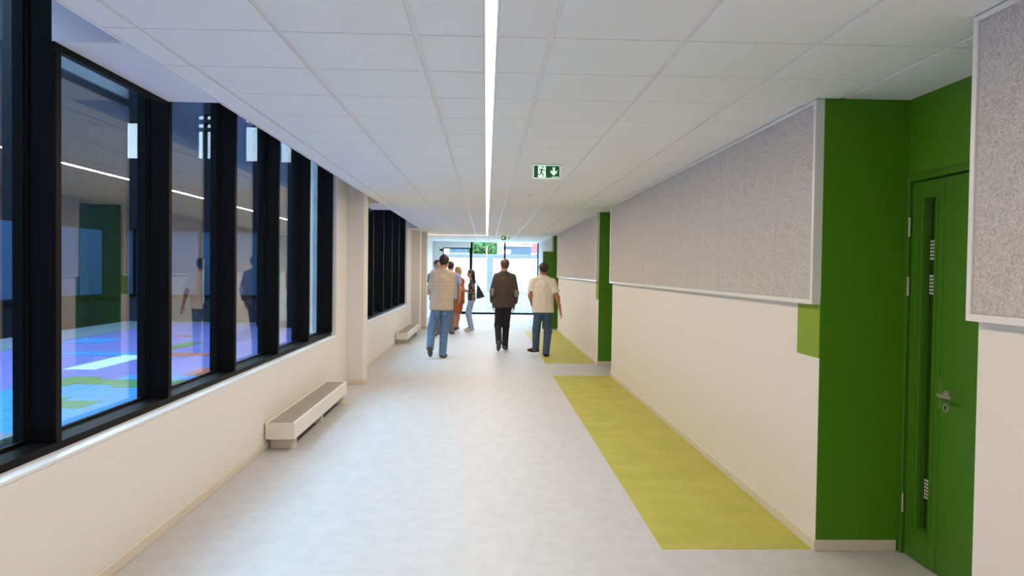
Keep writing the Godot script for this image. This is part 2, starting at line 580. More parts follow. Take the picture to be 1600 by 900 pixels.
func end_glazing() -> void:
	var w := struct("window_3", "floor to ceiling glass wall with black mullions at the corridor end", "window")
	var z := -27.8
	for x in [-0.557, 0.675, 1.92]:
		box("mullion", Vector3(x - 0.032, 0, z - 0.08), Vector3(x + 0.032, CEIL + 0.1, z + 0.03), M.black_frame, w, 0.004)
	box("bottom_rail", Vector3(-1.5, 0.0, z - 0.08), Vector3(1.92, 0.07, z + 0.02), M.black_frame, w, 0.003)
	for x in [[-0.525, 0.643], [0.707, 1.888]]:
		box("pane", Vector3(x[0], 0.07, z - 0.03), Vector3(x[1], CEIL + 0.1, z - 0.022), M.clear_glass, w)
	box("end_closing_wall", Vector3(1.95, 0, z - 0.15), Vector3(2.7, 3.18, z), M.white_paint, w)
	box("end_closing_wall", Vector3(-2.3, CEIL + 0.03, z - 0.15), Vector3(2.7, 3.18, z), M.white_paint, w)
	box("white_lintel", Vector3(-1.97, 2.46, z - 0.1), Vector3(-0.59, CEIL + 0.03, z + 0.16), M.white_gloss, w, 0.004)
	box("white_jamb", Vector3(-1.97, 0, z - 0.1), Vector3(-1.62, 2.46, z + 0.16), M.white_gloss, w, 0.004)
	var d := struct("door_3", "glass exit door beside the white jamb", "door")
	box("frame_stile", Vector3(-1.62, 0.02, z - 0.05), Vector3(-1.585, 2.46, z + 0.01), M.black_frame, d, 0.003)
	box("frame_stile", Vector3(-0.625, 0.02, z - 0.05), Vector3(-0.59, 2.46, z + 0.01), M.black_frame, d, 0.003)
	box("frame_rail", Vector3(-1.585, 2.42, z - 0.05), Vector3(-0.625, 2.46, z + 0.01), M.black_frame, d, 0.003)
	box("frame_rail", Vector3(-1.585, 0.02, z - 0.05), Vector3(-0.625, 0.10, z + 0.01), M.black_frame, d, 0.003)
	box("pane", Vector3(-1.585, 0.10, z - 0.024), Vector3(-0.625, 2.42, z - 0.016), M.clear_glass, d)
	var c := thing("door_closer", "small black box closer on the white jamb by the exit door", "door closer", Vector3(-1.66, 2.36, z + 0.16))
	box("body", Vector3(-0.07, -0.03, 0), Vector3(0.07, 0.03, 0.06), M.black_frame, c, 0.012)
	box("arm", Vector3(0.0, 0.03, 0.01), Vector3(0.2, 0.042, 0.03), M.black_frame, c, 0.003)

func niche_door() -> void:
	var d := struct("door_1", "green double door with narrow glazed side leaf in the niche", "door")
	var xf := 2.486
	var fr := tool_()
	bx(fr, Vector3(2.468, 0, -4.350), Vector3(2.55, 2.226, -4.312), 0.003)
	bx(fr, Vector3(2.468, 0, -2.985), Vector3(2.55, 2.226, -2.935), 0.003)
	bx(fr, Vector3(2.468, 2.190, -4.312), Vector3(2.55, 2.226, -2.985), 0.003)
	obj("door_frame", fr, M.door_green, d)
	# side leaf with a slot window
	var sl := tool_()
	bx(sl, Vector3(xf, 0.008, -4.304), Vector3(xf + 0.05, 2.182, -4.196), 0.002)
	bx(sl, Vector3(xf, 0.008, -4.078), Vector3(xf + 0.05, 2.182, -4.001), 0.002)
	bx(sl, Vector3(xf, 0.008, -4.196), Vector3(xf + 0.05, 0.19, -4.078))
	bx(sl, Vector3(xf, 2.084, -4.196), Vector3(xf + 0.05, 2.182, -4.078))
	var leaf := obj("side_leaf", sl, M.door_green, d)
	var bd := tool_()
	for s in [[-4.226, -4.220, 0.16, 2.106], [-4.054, -4.048, 0.16, 2.106]]:
		bx(bd, Vector3(xf - 0.004, s[2], s[0]), Vector3(xf + 0.002, s[3], s[1]))
	bx(bd, Vector3(xf - 0.004, 2.1, -4.226), Vector3(xf + 0.002, 2.106, -4.048))
	bx(bd, Vector3(xf - 0.004, 0.16, -4.226), Vector3(xf + 0.002, 0.166, -4.048))
	obj("glazing_bead", bd, M.door_green, leaf)
	box("slot_pane", Vector3(xf + 0.022, 0.19, -4.196), Vector3(xf + 0.028, 2.084, -4.078), M.clear_glass, leaf)
	for y0 in [1.729, 1.533, 0.374]:
		var dots := tool_()
		for i in 4:
			for k in 6:
				var p := Vector3(xf + 0.020, y0 + 0.006 + 0.0195 * k, -4.150 + 0.0195 * i)
				bx(dots, p, p + Vector3(0.0015, 0.011, 0.012))
		tag(obj("dot_print", dots, M.white_gloss, leaf), "block of white dots on the glass")
	var ml := tool_()
	bx(ml, Vector3(xf, 0.008, -3.995), Vector3(xf + 0.05, 2.182, -2.99), 0.002)
	var main := obj("main_leaf", ml, M.door_green, d)
	box("lock_plate", Vector3(xf - 0.001, 0.92, -3.999), Vector3(xf + 0.03, 1.09, -3.994), M.steel, main)
	var h := tool_()
	tube(h, [Vector3(xf, 1.004, -3.93), Vector3(xf - 0.008, 1.004, -3.93)], [0.027, 0.026], 20)
	tube(h, [Vector3(xf - 0.005, 1.004, -3.93), Vector3(xf - 0.045, 1.004, -3.93), Vector3(xf - 0.056, 1.004, -3.92), Vector3(xf - 0.058, 1.004, -3.90), Vector3(xf - 0.058, 1.004, -3.80)], [0.0105, 0.0105, 0.0105, 0.010, 0.0095], 12)
	tag(obj("lever_handle", h, M.steel, main), "brushed steel lever handle")
	var k := tool_()
	tube(k, [Vector3(xf, 0.934, -3.93), Vector3(xf - 0.008, 0.934, -3.93)], [0.026, 0.025], 20)
	var esc := obj("key_rosette", k, M.steel, main)
	var kk := tool_()
	tube(kk, [Vector3(xf - 0.008, 0.939, -3.93), Vector3(xf - 0.0095, 0.939, -3.93)], [0.007, 0.007], 12)
	bx(kk, Vector3(xf - 0.0095, 0.918, -3.934), Vector3(xf - 0.008, 0.936, -3.926))
	obj("key_slot", kk, M.black_frame, esc)
	for y in [1.927, 1.58, 0.304]:
		var hi := tool_()
		tube(hi, [Vector3(xf - 0.012, y - 0.055, -4.308), Vector3(xf - 0.012, y - 0.001, -4.308)], [0.008, 0.008], 10)
		tube(hi, [Vector3(xf - 0.012, y + 0.001, -4.308), Vector3(xf - 0.012, y + 0.055, -4.308)], [0.008, 0.008], 10)
		obj("hinge", hi, M.steel, d)
	# the distant niches: a plain leaf in the second, an open leaf in the third
	for s in [["door_2", -13.08, "closed green door in the second niche"]]:
		var e := struct(s[0], s[2], "door")
		box("leaf", Vector3(xf, 0.008, s[1] + 0.06), Vector3(xf + 0.05, 2.182, s[1] + 1.34), M.door_green, e, 0.003)
		var f2 := tool_()
		bx(f2, Vector3(2.468, 0, s[1] + 0.006), Vector3(2.55, 2.226, s[1] + 0.05))
		bx(f2, Vector3(2.468, 0, s[1] + 1.35), Vector3(2.55, 2.226, s[1] + 1.42))
		bx(f2, Vector3(2.468, 2.19, s[1] + 0.05), Vector3(2.55, 2.226, s[1] + 1.35))
		obj("door_frame", f2, M.door_green, e)
	var o := struct("door_4", "green door leaf standing open across the far niche", "door")
	box("leaf", Vector3(1.59, 0.008, -21.09), Vector3(2.47, 2.19, -21.045), M.door_green, o, 0.003)
	var hh := tool_()
	tube(hh, [Vector3(1.66, 1.02, -21.045), Vector3(1.66, 1.02, -20.99), Vector3(1.78, 1.02, -20.985)], [0.011, 0.011, 0.010], 10)
	obj("lever_handle", hh, M.steel, o)

func acoustic_panels() -> void:
	var rows := [
		[-2.935, 3.4, "grey wood-wool acoustic panel ahead of the double door niche"],
		[-11.65, -4.354, "long grey wood-wool acoustic panel between first and second green niche"],
		[-20.4, -13.08, "grey wood-wool acoustic panel between second and third green niche"],
		[-27.6, -22.1, "grey wood-wool acoustic panel beside the end glass wall"]]
	for r in rows:
		var zc: float = (r[0] + r[1]) / 2
		var t := thing("acoustic_panel", r[2], "acoustic panel", Vector3(1.975, 1.465, zc), "acoustic panels along the wall")
		var h := 2.671 - 1.465
		var a: float = r[0] - zc
		var b: float = r[1] - zc
		var st := tool_()
		bx(st, Vector3(-0.053, 0, a), Vector3(0, 0.030, b), 0.002)
		bx(st, Vector3(-0.053, h - 0.022, a), Vector3(0, h, b), 0.002)
		bx(st, Vector3(-0.053, 0.030, b - 0.028), Vector3(0, h - 0.022, b), 0.002)
		bx(st, Vector3(-0.053, 0.030, a), Vector3(0, h - 0.022, a + 0.028), 0.002)
		obj("frame", st, M.white_gloss, t)
		var z := b - 0.028
		var n := 0
		while z > a + 0.03:
			var e := maxf(z - 0.6 if n else z - 0.575, a + 0.028)
			box("wool_board", Vector3(-0.045, 0.030, e + 0.0015), Vector3(-0.005, h - 0.022, z - 0.0015), M.wood_wool, t, 0.003)
			z = e
			n += 1

func heaters() -> void:
	for hz in [[-9.22, -6.72, "long low white convector heater under the near window row"], [-18.92, -16.34, "long low white convector heater beyond the pier under the distant windows"]]:
		var t := thing("convector_heater", hz[2], "heater", Vector3(-1.826, 0, hz[1]), "convector heaters along the window wall")
		var L: float = hz[1] - hz[0]
		var w := 0.131
		var c := tool_()
		bx(c, Vector3(-w, 0.105, -L), Vector3(-w + 0.022, 0.255, 0), 0.002)
		bx(c, Vector3(w - 0.022, 0.105, -L), Vector3(w, 0.255, 0), 0.002)
		obj("casing", c, M.heater_paint, t)
		for z in [[-0.012, 0.0], [-L, -L + 0.012]]:
			box("end_cap", Vector3(-w + 0.022, 0.105, z[0]), Vector3(w - 0.022, 0.252, z[1]), M.heater_paint, t, 0.002)
		box("heating_element", Vector3(-w + 0.03, 0.12, -L + 0.05), Vector3(w - 0.03, 0.2, -0.05), M.heater_inside, t)
		var g := tool_()
		var n := int(L / 0.02)
		for i in n:
			var z := -0.014 - i * (L - 0.03) / n
			bx(g, Vector3(-w + 0.022, 0.243, z - 0.007), Vector3(w - 0.022, 0.251, z))
		for i in 5:
			var x := -w + 0.022 + (2 * w - 0.044) * (i + 0.5) / 5
			bx(g, Vector3(x - 0.003, 0.238, -L + 0.012), Vector3(x + 0.003, 0.245, -0.012))
		obj("grille", g, M.grille_grey, t)
		for z in [-0.12, -L * 0.5 + 0.02, -L + 0.16]:
			box("foot_plate", Vector3(-0.118, 0, z - 0.018), Vector3(0.116, 0.106, z), M.heater_paint, t, 0.001)

func exit_sign(at: Vector3, w: float, h: float, arrow_left: bool, label: String) -> void:
	var t := thing("exit_sign", label, "exit sign", at, "hanging emergency exit signs")
	box("housing", Vector3(-w / 2, -h, -0.012), Vector3(w / 2, 0.0, 0.0), M.sign_white, t, 0.003)
	box("ceiling_mount", Vector3(-w * 0.6, 0.0, -0.02), Vector3(w * 0.6, 0.006, 0.012), M.white_gloss, t, 0.002)
	var e := 0.006
	box("green_face", Vector3(-w / 2 + e, -h + e, 0.0), Vector3(w / 2 - e, -e, 0.001), M.sign_green, t)
	var u := w / 0.256
	var R := Vector3(1, 0, 0)
	var U := Vector3(0, 1, 0)
	var o := Vector3(0, -h / 2, 0.001)
	var cx := (0.062 if arrow_left else -0.045) * u
	var dr := tool_()
	bx(dr, o + Vector3(cx - 0.037 * u, -h / 2 + e + 0.004, 0), o + Vector3(cx + 0.037 * u, h / 2 - e - 0.003, 0.0008))
	obj("doorway_symbol", dr, M.sign_white, t)
	# running figure
	var m := tool_()
	var limbs := [[Vector2(0.004, 0.028), Vector2(-0.006, 0.0), 0.0095], [Vector2(-0.006, 0.0), Vector2(0.008, -0.02), 0.0065], [Vector2(0.008, -0.02), Vector2(0.016, -0.044), 0.0055],
		[Vector2(-0.008, 0.0), Vector2(-0.012, -0.024), 0.0065], [Vector2(-0.012, -0.024), Vector2(-0.036, -0.028), 0.0055],
		[Vector2(0.004, 0.027), Vector2(-0.016, 0.022), 0.0045], [Vector2(-0.016, 0.022), Vector2(-0.024, 0.010), 0.0045], [Vector2(0.008, 0.026), Vector2(0.018, 0.012), 0.0045], [Vector2(0.018, 0.012), Vector2(0.034, 0.010), 0.004]]
	var flip := -1.0 if arrow_left else 1.0
	for l in limbs:
		var a: Vector2 = Vector2(l[0].x * flip, l[0].y) * u
		var b: Vector2 = Vector2(l[1].x * flip, l[1].y) * u
		var s: Vector2 = (b - a).orthogonal().normalized() * l[2] * u * 0.8
		slab(m, PackedVector2Array([a + s, b + s, b - s, a - s]), o + Vector3(cx, 0, 0.0008), R, U, Vector3.BACK, 0.0006)
	var hd := PackedVector2Array()
	for k in 12:
		hd.append(Vector2(0.010 * flip, 0.043) * u + Vector2.from_angle(TAU * k / 12) * 0.0078 * u)
	slab(m, hd, o + Vector3(cx, 0, 0.0008), R, U, Vector3.BACK, 0.0006)
	obj("running_figure", m, M.sign_green, t)
	var ar := tool_()
	var pts := PackedVector2Array([Vector2(-0.011, 0.040), Vector2(0.011, 0.040), Vector2(0.011, -0.004), Vector2(0.031, 0.014), Vector2(0.031, -0.010), Vector2(0, -0.040), Vector2(-0.031, -0.010), Vector2(-0.031, 0.014), Vector2(-0.011, -0.004)])
	var q := PackedVector2Array()
	for p in pts:
		q.append((p.rotated(-PI / 2) if arrow_left else p) * u)
	var acx := (-0.06 if arrow_left else 0.068) * u
	slab(ar, q, o + Vector3(acx, 0.004, 0), R, U, Vector3.BACK, 0.0008)
	obj("arrow_symbol", ar, M.sign_white, t)
	box("small_print", o + Vector3(0.05 * u, -h / 2 + e + 0.006, 0), o + Vector3(0.115 * u, -h / 2 + e + 0.012, 0.0006), M.sign_white, t)

func small_ceiling_things() -> void:
	exit_sign(Vector3(0.573, CEIL - 0.007, -7.28), 0.262, 0.128, false, "green exit sign with arrow pointing down on the tile ceiling")
	exit_sign(Vector3(0.55, CEIL - 0.007, -22.3), 0.25, 0.128, true, "small green exit sign with sideways arrow before the glass wall")
	for s in [[Vector3(0.561, CEIL, -10.18), "white round smoke detector on the ceiling behind the downward arrow sign"], [Vector3(1.168, CEIL, -19.19), "white round smoke detector on the ceiling near the third green niche"]]:
		var t := thing("smoke_detector", s[1], "smoke detector", s[0], "ceiling smoke detectors")
		var st := tool_()
		tube(st, [Vector3(0, 0, 0), Vector3(0, -0.018, 0)], [0.055, 0.055], 20)
		obj("base", st, M.white_gloss, t)
		var s2 := tool_()
		tube(s2, [Vector3(0, -0.018, 0), Vector3(0, -0.034, 0), Vector3(0, -0.042, 0)], [0.046, 0.042, 0.026], 20)
		obj("sensor_head", s2, M.white_gloss, t)
	var l := thing("strip_luminaire", "continuous glowing white light strip recessed along the ceiling", "ceiling light", Vector3.ZERO)
	led_run(l, Vector3(0.007, CEIL, -22.4), Vector3(0.007, CEIL, -14.0))
	led_run(l, Vector3(0.007, CEIL, -14.0), Vector3(0.007, CEIL, -7.0))
	led_run(l, Vector3(0.007, CEIL, -7.0), Vector3(0.007, CEIL, -1.0))
	led_run(l, Vector3(0.007, CEIL, -1.0), Vector3(0.007, CEIL, 3.8))
	for x in [[-0.0255, -0.0166], [0.0306, 0.0395]]:
		box("channel_edge", Vector3(x[0], CEIL - 0.0015, -22.4), Vector3(x[1], CEIL + 0.012, 3.8), M.white_gloss, l)
	var l2 := thing("strip_luminaire", "glowing light strip turning off towards the side corridor before the lobby", "ceiling light", Vector3.ZERO)
	led_run(l2, Vector3(-5.6, CEIL - 0.004, -22.38), Vector3(-0.03, CEIL - 0.004, -22.38))

# ---------------------------------------------------------------- outside
func courtyard() -> void:
	var g := struct("courtyard_ground", "courtyard paved in lavender, blue, green and rust rubber slabs", "courtyard")
	box("lavender_paving", Vector3(-9.15, -0.3, -21.8), Vector3(-2.25, -0.004, 5.0), M.pave_lavender, g)
	box("grey_paving", Vector3(-12.0, -0.3, -22.6), Vector3(-9.16, 0.0, 5.0), M.pave_grey, g)
	box("grey_paving", Vector3(-9.16, -0.3, -22.6), Vector3(-2.25, 0.0, -21.81), M.pave_grey, g)
	var put := func(called: String, m: Material, x0: float, x1: float, z0: float, z1: float):
		box(called, Vector3(x0, -0.05, z0), Vector3(x1, 0.0, z1), m, g, 0.004)
	# light blue field, made of slabs 0.9 m wide with open joints
	var z := -11.41
	while z < 4.0:
		var x := -9.1
		while x < -2.3:
			var edge := minf(x + 0.94, -2.3)
			if x > -6.6 + (0.5 if z < -10.9 else 0.0) and z < -7.4:
				put.call("blue_slab", M.pave_blue, x + 0.006, edge - 0.006, z + 0.006, z + 0.47 - 0.006)
			x += 0.94
		z += 0.47
	var top := func(called: String, m: Material, x0: float, x1: float, z0: float, z1: float):
		box(called, Vector3(x0, -0.05, z0), Vector3(x1, 0.004, z1), m, g, 0.003)
	top.call("blue_stripe", M.pave_blue, -8.95, -8.1, -16.95, -16.1)
	top.call("blue_stripe", M.pave_blue, -7.8, -6.5, -14.4, -13.85)
	top.call("white_stripe", M.pave_white, -6.62, -6.12, -13.9, -11.95)
	top.call("green_slab", M.pave_green, -6.06, -5.60, -11.17, -10.7)
	top.call("green_slab", M.pave_green, -5.60, -5.1, -10.92, -10.45)
	top.call("green_slab", M.pave_green, -5.10, -4.2, -10.92, -10.22)
	top.call("green_slab", M.pave_green, -6.06, -5.66, -10.7, -10.24)
	top.call("green_slab", M.pave_green, -5.12, -4.62, -9.19, -8.7)
	top.call("green_slab", M.pave_green, -5.5, -5.1, -9.42, -8.95)
	top.call("green_slab", M.pave_green, -6.46, -6.15, -16.4, -14.6)
	top.call("rust_slab", M.pave_rust, -5.93, -5.1, -14.32, -13.9)
	top.call("rust_slab", M.pave_rust, -4.57, -3.6, -12.3, -11.43)
	top.call("green_slab", M.pave_green, -4.5, -4.1, -7.3, -6.6)
	top.call("grey_slab", M.pave_grey, -6.2, -3.9, -7.4, -4.2)
	top.call("rust_slab", M.pave_rust, -7.3, -6.9, -18.0, -17.7)

	# the wings on the other sides of the courtyard
	var f := struct("wall_courtyard_end", "dark facade across the courtyard end with high windows", "facade")
	var zf := -22.5
	# solid parts around the upper openings
	var openings := [[-10.74, -10.30, 4.80, 5.87], [-8.62, -8.42, 4.83, 5.66], [-8.36, -8.14, 4.83, 5.66], [-8.62, -8.40, 5.74, 5.88], [-8.36, -8.14, 5.74, 5.88], [-8.62, -8.40, 5.98, 6.12], [-8.36, -8.14, 5.98, 6.12], [-7.22, -6.80, 4.78, 5.82], [-7.22, -6.80, 5.92, 6.1]]
	pierced(f, openings, -12.0, -6.2, 3.2, 8.6, zf)
	pierced(f, [[-5.66, -5.34, 4.5, 5.3], [-4.4, -4.0, 4.5, 5.3], [-3.2, -2.8, 4.5, 5.3]], -6.2, -2.3, 3.2, 8.6, -20.6)
	box("wing_end", Vector3(-6.25, 0, -22.5), Vector3(-6.2, 8.6, -20.6), M.facade, f)
	box("wing_cladding", Vector3(-6.2, 0, -20.84), Vector3(-2.33, 3.2, -20.6), M.facade, f)
	box("ground_floor_plinth", Vector3(-12.0, 0, zf - 0.2), Vector3(-6.2, 0.72, zf), M.facade_base, f)
	box("rail", Vector3(-12.0, 0.72, zf - 0.1), Vector3(-6.2, 0.80, zf + 0.03), M.black_frame, f)
	box("spandrel", Vector3(-12.0, 2.72, zf - 0.2), Vector3(-6.2, 3.2, zf), M.facade, f)
	var xs := [-12.0, -11.2, -10.4, -9.5, -8.5, -7.5, -6.25]
	for i in xs.size() - 1:
		box("pane", Vector3(xs[i] + 0.03, 0.8, zf - 0.1), Vector3(xs[i + 1] - 0.03, 2.72, zf - 0.09), M.window_dark, f)
		box("post", Vector3(xs[i] - 0.03, 0.8, zf - 0.12), Vector3(xs[i] + 0.03, 2.72, zf + 0.02), M.black_frame, f)
	var hb := tool_()
	tube(hb, [Vector3(-8.34, 0.55, zf + 0.1), Vector3(-8.34, 1.86, zf + 0.1)], [0.03, 0.03], 10)
	bx(hb, Vector3(-8.36, 0.7, zf), Vector3(-8.32, 0.74, zf + 0.1))
	bx(hb, Vector3(-8.36, 1.7, zf), Vector3(-8.32, 1.74, zf + 0.1))
	obj("pull_bar", hb, M.steel, f)
	var s := struct("wall_courtyard_side", "dark facade along the far side of the courtyard", "facade")
	var xf := -10.6
	for q in [[-22.5, -21.05, 0.0, 8.6], [-20.35, 5.0, 0.0, 8.6], [-21.05, -20.35, 0.0, 4.65], [-21.05, -20.35, 5.5, 8.6], [-21.05, -20.35, 5.05, 5.12]]:
		box("facade_panel", Vector3(xf - 0.3, q[2], q[0]), Vector3(xf, q[3], q[1]), M.facade, s)
	box("rail", Vector3(xf - 0.01, 0.72, -22.5), Vector3(xf + 0.03, 0.80, 5.0), M.black_frame, s)
	for i in 9:
		var zz := -21.0 + i * 2.6
		box("pane", Vector3(xf - 0.005, 0.85, zz), Vector3(xf + 0.01, 2.6, zz + 1.1), M.window_dark, s)
		box("pane", Vector3(xf - 0.005, 0.85, zz + 1.2), Vector3(xf + 0.01, 2.6, zz + 2.3), M.window_dark, s)
	var b := struct("wall_courtyard_near", "dark facade closing the near end of the courtyard", "facade")
	box("facade_panel", Vector3(-10.9, 0, 5.0), Vector3(-2.3, 8.6, 5.3), M.facade, b)

# a wall in the plane z with rectangular openings
func pierced(parent: Node, holes: Array, x0: float, x1: float, y0: float, y1: float, z: float) -> void:
	var xs := [x0, x1]
	var ys := [y0, y1]
	for h in holes:
		xs.append_array([h[0], h[1]])
		ys.append_array([h[2], h[3]])
	xs.sort()
	ys.sort()
	var st := tool_()
	for i in xs.size() - 1:
		for k in ys.size() - 1:
			if xs[i + 1] - xs[i] < 0.001 or ys[k + 1] - ys[k] < 0.001: continue
			var cx: float = (xs[i] + xs[i + 1]) / 2
			var cy: float = (ys[k] + ys[k + 1]) / 2
			var solid := true
			for h in holes:
				if cx > h[0] and cx < h[1] and cy > h[2] and cy < h[3]: solid = false
			if solid:
				bx(st, Vector3(xs[i], ys[k], z - 0.25), Vector3(xs[i + 1], ys[k + 1], z))
	obj("facade_wall", st, M.facade, parent)
	for h in holes:
		box("upper_pane", Vector3(h[0], h[2], z - 0.12), Vector3(h[1], h[3], z - 0.112), M.tinted_glass, parent)

func blob_tree(called: String, label: String, at: Vector3, r: float, h: float, n: int, m: Material, seed_: int) -> void:
	var rng := RandomNumberGenerator.new()
	rng.seed = seed_
	var t := thing(called, label, "tree", at)
	var tr := tool_()
	tube(tr, [Vector3.ZERO, Vector3(0.05, h * 0.4, 0), Vector3(0, h * 0.7, 0.05)], [0.16, 0.12, 0.07], 8)
	obj("trunk", tr, M.bark, t)
	var st := tool_()
	for i in n:
		var d := Vector3(rng.randfn(), rng.randfn(), rng.randfn()).normalized() * r * pow(rng.randf(), 0.4)
		var c := Vector3(d.x, h * 0.68 + d.y * 0.62, d.z)
		var u := Vector3(rng.randfn(), rng.randfn(), rng.randfn()).normalized()
		var v := u.cross(Vector3(rng.randfn(), rng.randfn(), rng.randfn())).normalized()
		var s := rng.randf_range(0.08, 0.16)
		var nn := u.cross(v)
		quad(st, c - u * s, c - v * s * 0.5, c + u * s, c + v * s * 0.5, nn)
	tag(obj("foliage", st, m, t), "", "", "", "stuff")

func yard() -> void:
	var g := struct("yard_ground", "bare stony ground rising outside the glass wall", "ground")
	var st := tool_()
	var nz := FastNoiseLite.new()
	nz.seed = 2
	nz.frequency = 0.9
	var pts := []
	for i in 61:
		var row := []
		for k in 61:
			var x := -15.0 + i * 0.5
			var z := -28.1 - k * 0.14
			var t := clampf((-29.0 - z) / 6.0, 0.0, 1.0)
			row.append(Vector3(x, -0.12 + 0.78 * t + nz.get_noise_2d(x * 2.0, z * 3.0) * 0.16 * clampf(t * 6.0, 0.0, 1.0), z))
		pts.append(row)
	for i in 60:
		for k in 60:
			var a: Vector3 = pts[i][k]
			var n: Vector3 = (pts[i][k + 1] - a).cross(pts[i + 1][k] - a).normalized()
			if n.y < 0: n = -n
			quad(st, a, pts[i + 1][k], pts[i + 1][k + 1], pts[i][k + 1], n)
	obj("rubble_slope", st, M.rubble, g)
	box("threshold_strip", Vector3(-3.0, -0.2, -28.9), Vector3(3.0, -0.02, -27.9), M.outer_wall, g)
	box("far_ground", Vector3(-60, -0.6, -90), Vector3(60, 0.4, -35.4), M.rubble, g)
	var w := struct("wall_yard", "tall white boundary wall with grey coping outside", "boundary wall")
	for x in [[-12.0, -4.2], [-4.2, 0.12], [0.16, 6.0], [6.0, 14.0]]:
		box("wall_panel", Vector3(x[0] + 0.01, 0.3, -35.2), Vector3(x[1] - 0.01, 2.24, -35.0), M.yard_wall, w, 0.004)
	for i in 13:
		box("coping_stone", Vector3(-12.0 + i * 2.0 + 0.006, 2.24, -35.26), Vector3(-10.0 + i * 2.0 - 0.006, 2.39, -34.94), M.wall_cap, w, 0.01)
	box("wall_post", Vector3(0.02, 0.3, -35.0), Vector3(0.30, 2.3, -34.9), M.wall_cap, w, 0.005)

	var h1 := thing("garage", "white garage with grey band beyond the boundary wall", "building", Vector3(-3.1, 0.4, -46))
	box("walls", Vector3(-0.9, 0, -3), Vector3(0.4, 3.6, 0), M.house_white, h1)
	box("grey_band", Vector3(-0.9, 1.95, 0), Vector3(0.4, 2.35, 0.03), M.house_grey, h1)
	var h2 := thing("apartment_house", "grey house with dark windows beyond the boundary wall", "building", Vector3(-1.3, 0.4, -48))
	box("walls", Vector3(-1.1, 0, -4), Vector3(0.6, 4.4, 0), M.house_grey, h2)
	for i in 3:
		box("window", Vector3(-0.95 + i * 0.52, 2.5, 0), Vector3(-0.58 + i * 0.52, 2.95, 0.02), M.window_dark, h2)
	box("balcony_band", Vector3(-1.1, 2.2, 0), Vector3(0.6, 2.3, 0.08), M.house_white, h2)
	var h3 := thing("storage_shed", "long blue grey shed behind the white boundary wall", "building", Vector3(2.0, 0.4, -43))
	box("walls", Vector3(-1.0, 0, -3), Vector3(0.55, 2.62, 0), M.shed_grey, h3)
	box("roof_edge", Vector3(-1.05, 2.62, -3.05), Vector3(0.6, 2.72, 0.06), M.house_white, h3)
	var h4 := thing("red_roof_house", "pale house with faded red roof beyond the shed", "building", Vector3(3.7, 0.4, -56))
	box("walls", Vector3(-0.9, 0, -4), Vector3(0.9, 2.6, 0), M.house_white, h4)
	var rf := tool_()
	slab(rf, PackedVector2Array([Vector2(-1.1, 2.6), Vector2(1.1, 2.6), Vector2(1.1, 3.3), Vector2(-1.1, 3.3)]), Vector3(0, 0, -4.2), Vector3.RIGHT, Vector3.UP, Vector3.BACK, 4.4)
	obj("roof", rf, M.roof_red, h4)
	blob_tree("bushy_tree", "broad green tree beyond the boundary wall", Vector3(-0.15, 0.4, -41), 0.95, 3.7, 2600, M.leaf, 3)
	blob_tree("dark_bush_tree", "dark small tree in front of the red roofed house", Vector3(3.6, 0.4, -50), 0.6, 2.9, 700, M.leaf_dark, 8)
	var p := thing("street_lamp", "pale blue street lamp post beside the green tree", "street lamp", Vector3(0.62, 0.4, -38))
	var ps := tool_()
	tube(ps, [Vector3.ZERO, Vector3(0, 5.0, 0)], [0.09, 0.07], 10)
	obj("pole", ps, M.pole_blue, p)
	box("lamp_head", Vector3(-0.1, 5.0, -0.1), Vector3(0.5, 5.1, 0.1), M.pole_blue, p, 0.02)
	var v := thing("utility_box", "white cabinet with flat lid behind the boundary wall", "utility cabinet", Vector3(1.0, 0.4, -38.5))
	box("body", Vector3(-0.1, 0, -0.2), Vector3(0.12, 2.1, 0), M.house_white, v, 0.01)
	box("lid", Vector3(-0.2, 2.1, -0.3), Vector3(0.24, 2.3, 0.05), M.house_white, v, 0.02)

# ---------------------------------------------------------------- people
# A field of tapered capsules joined by a smooth minimum and meshed as surface nets.
# prim: [a, b, ra, rb, squeeze axis, squeeze factor, clip planes [[point, normal], ...]]
func cap(a: Vector3, b: Vector3, ra: float, rb: float, ax := Vector3.ZERO, f := 1.0, clips := []) -> Array:
	return [a, b, ra, rb, ax, f, clips]

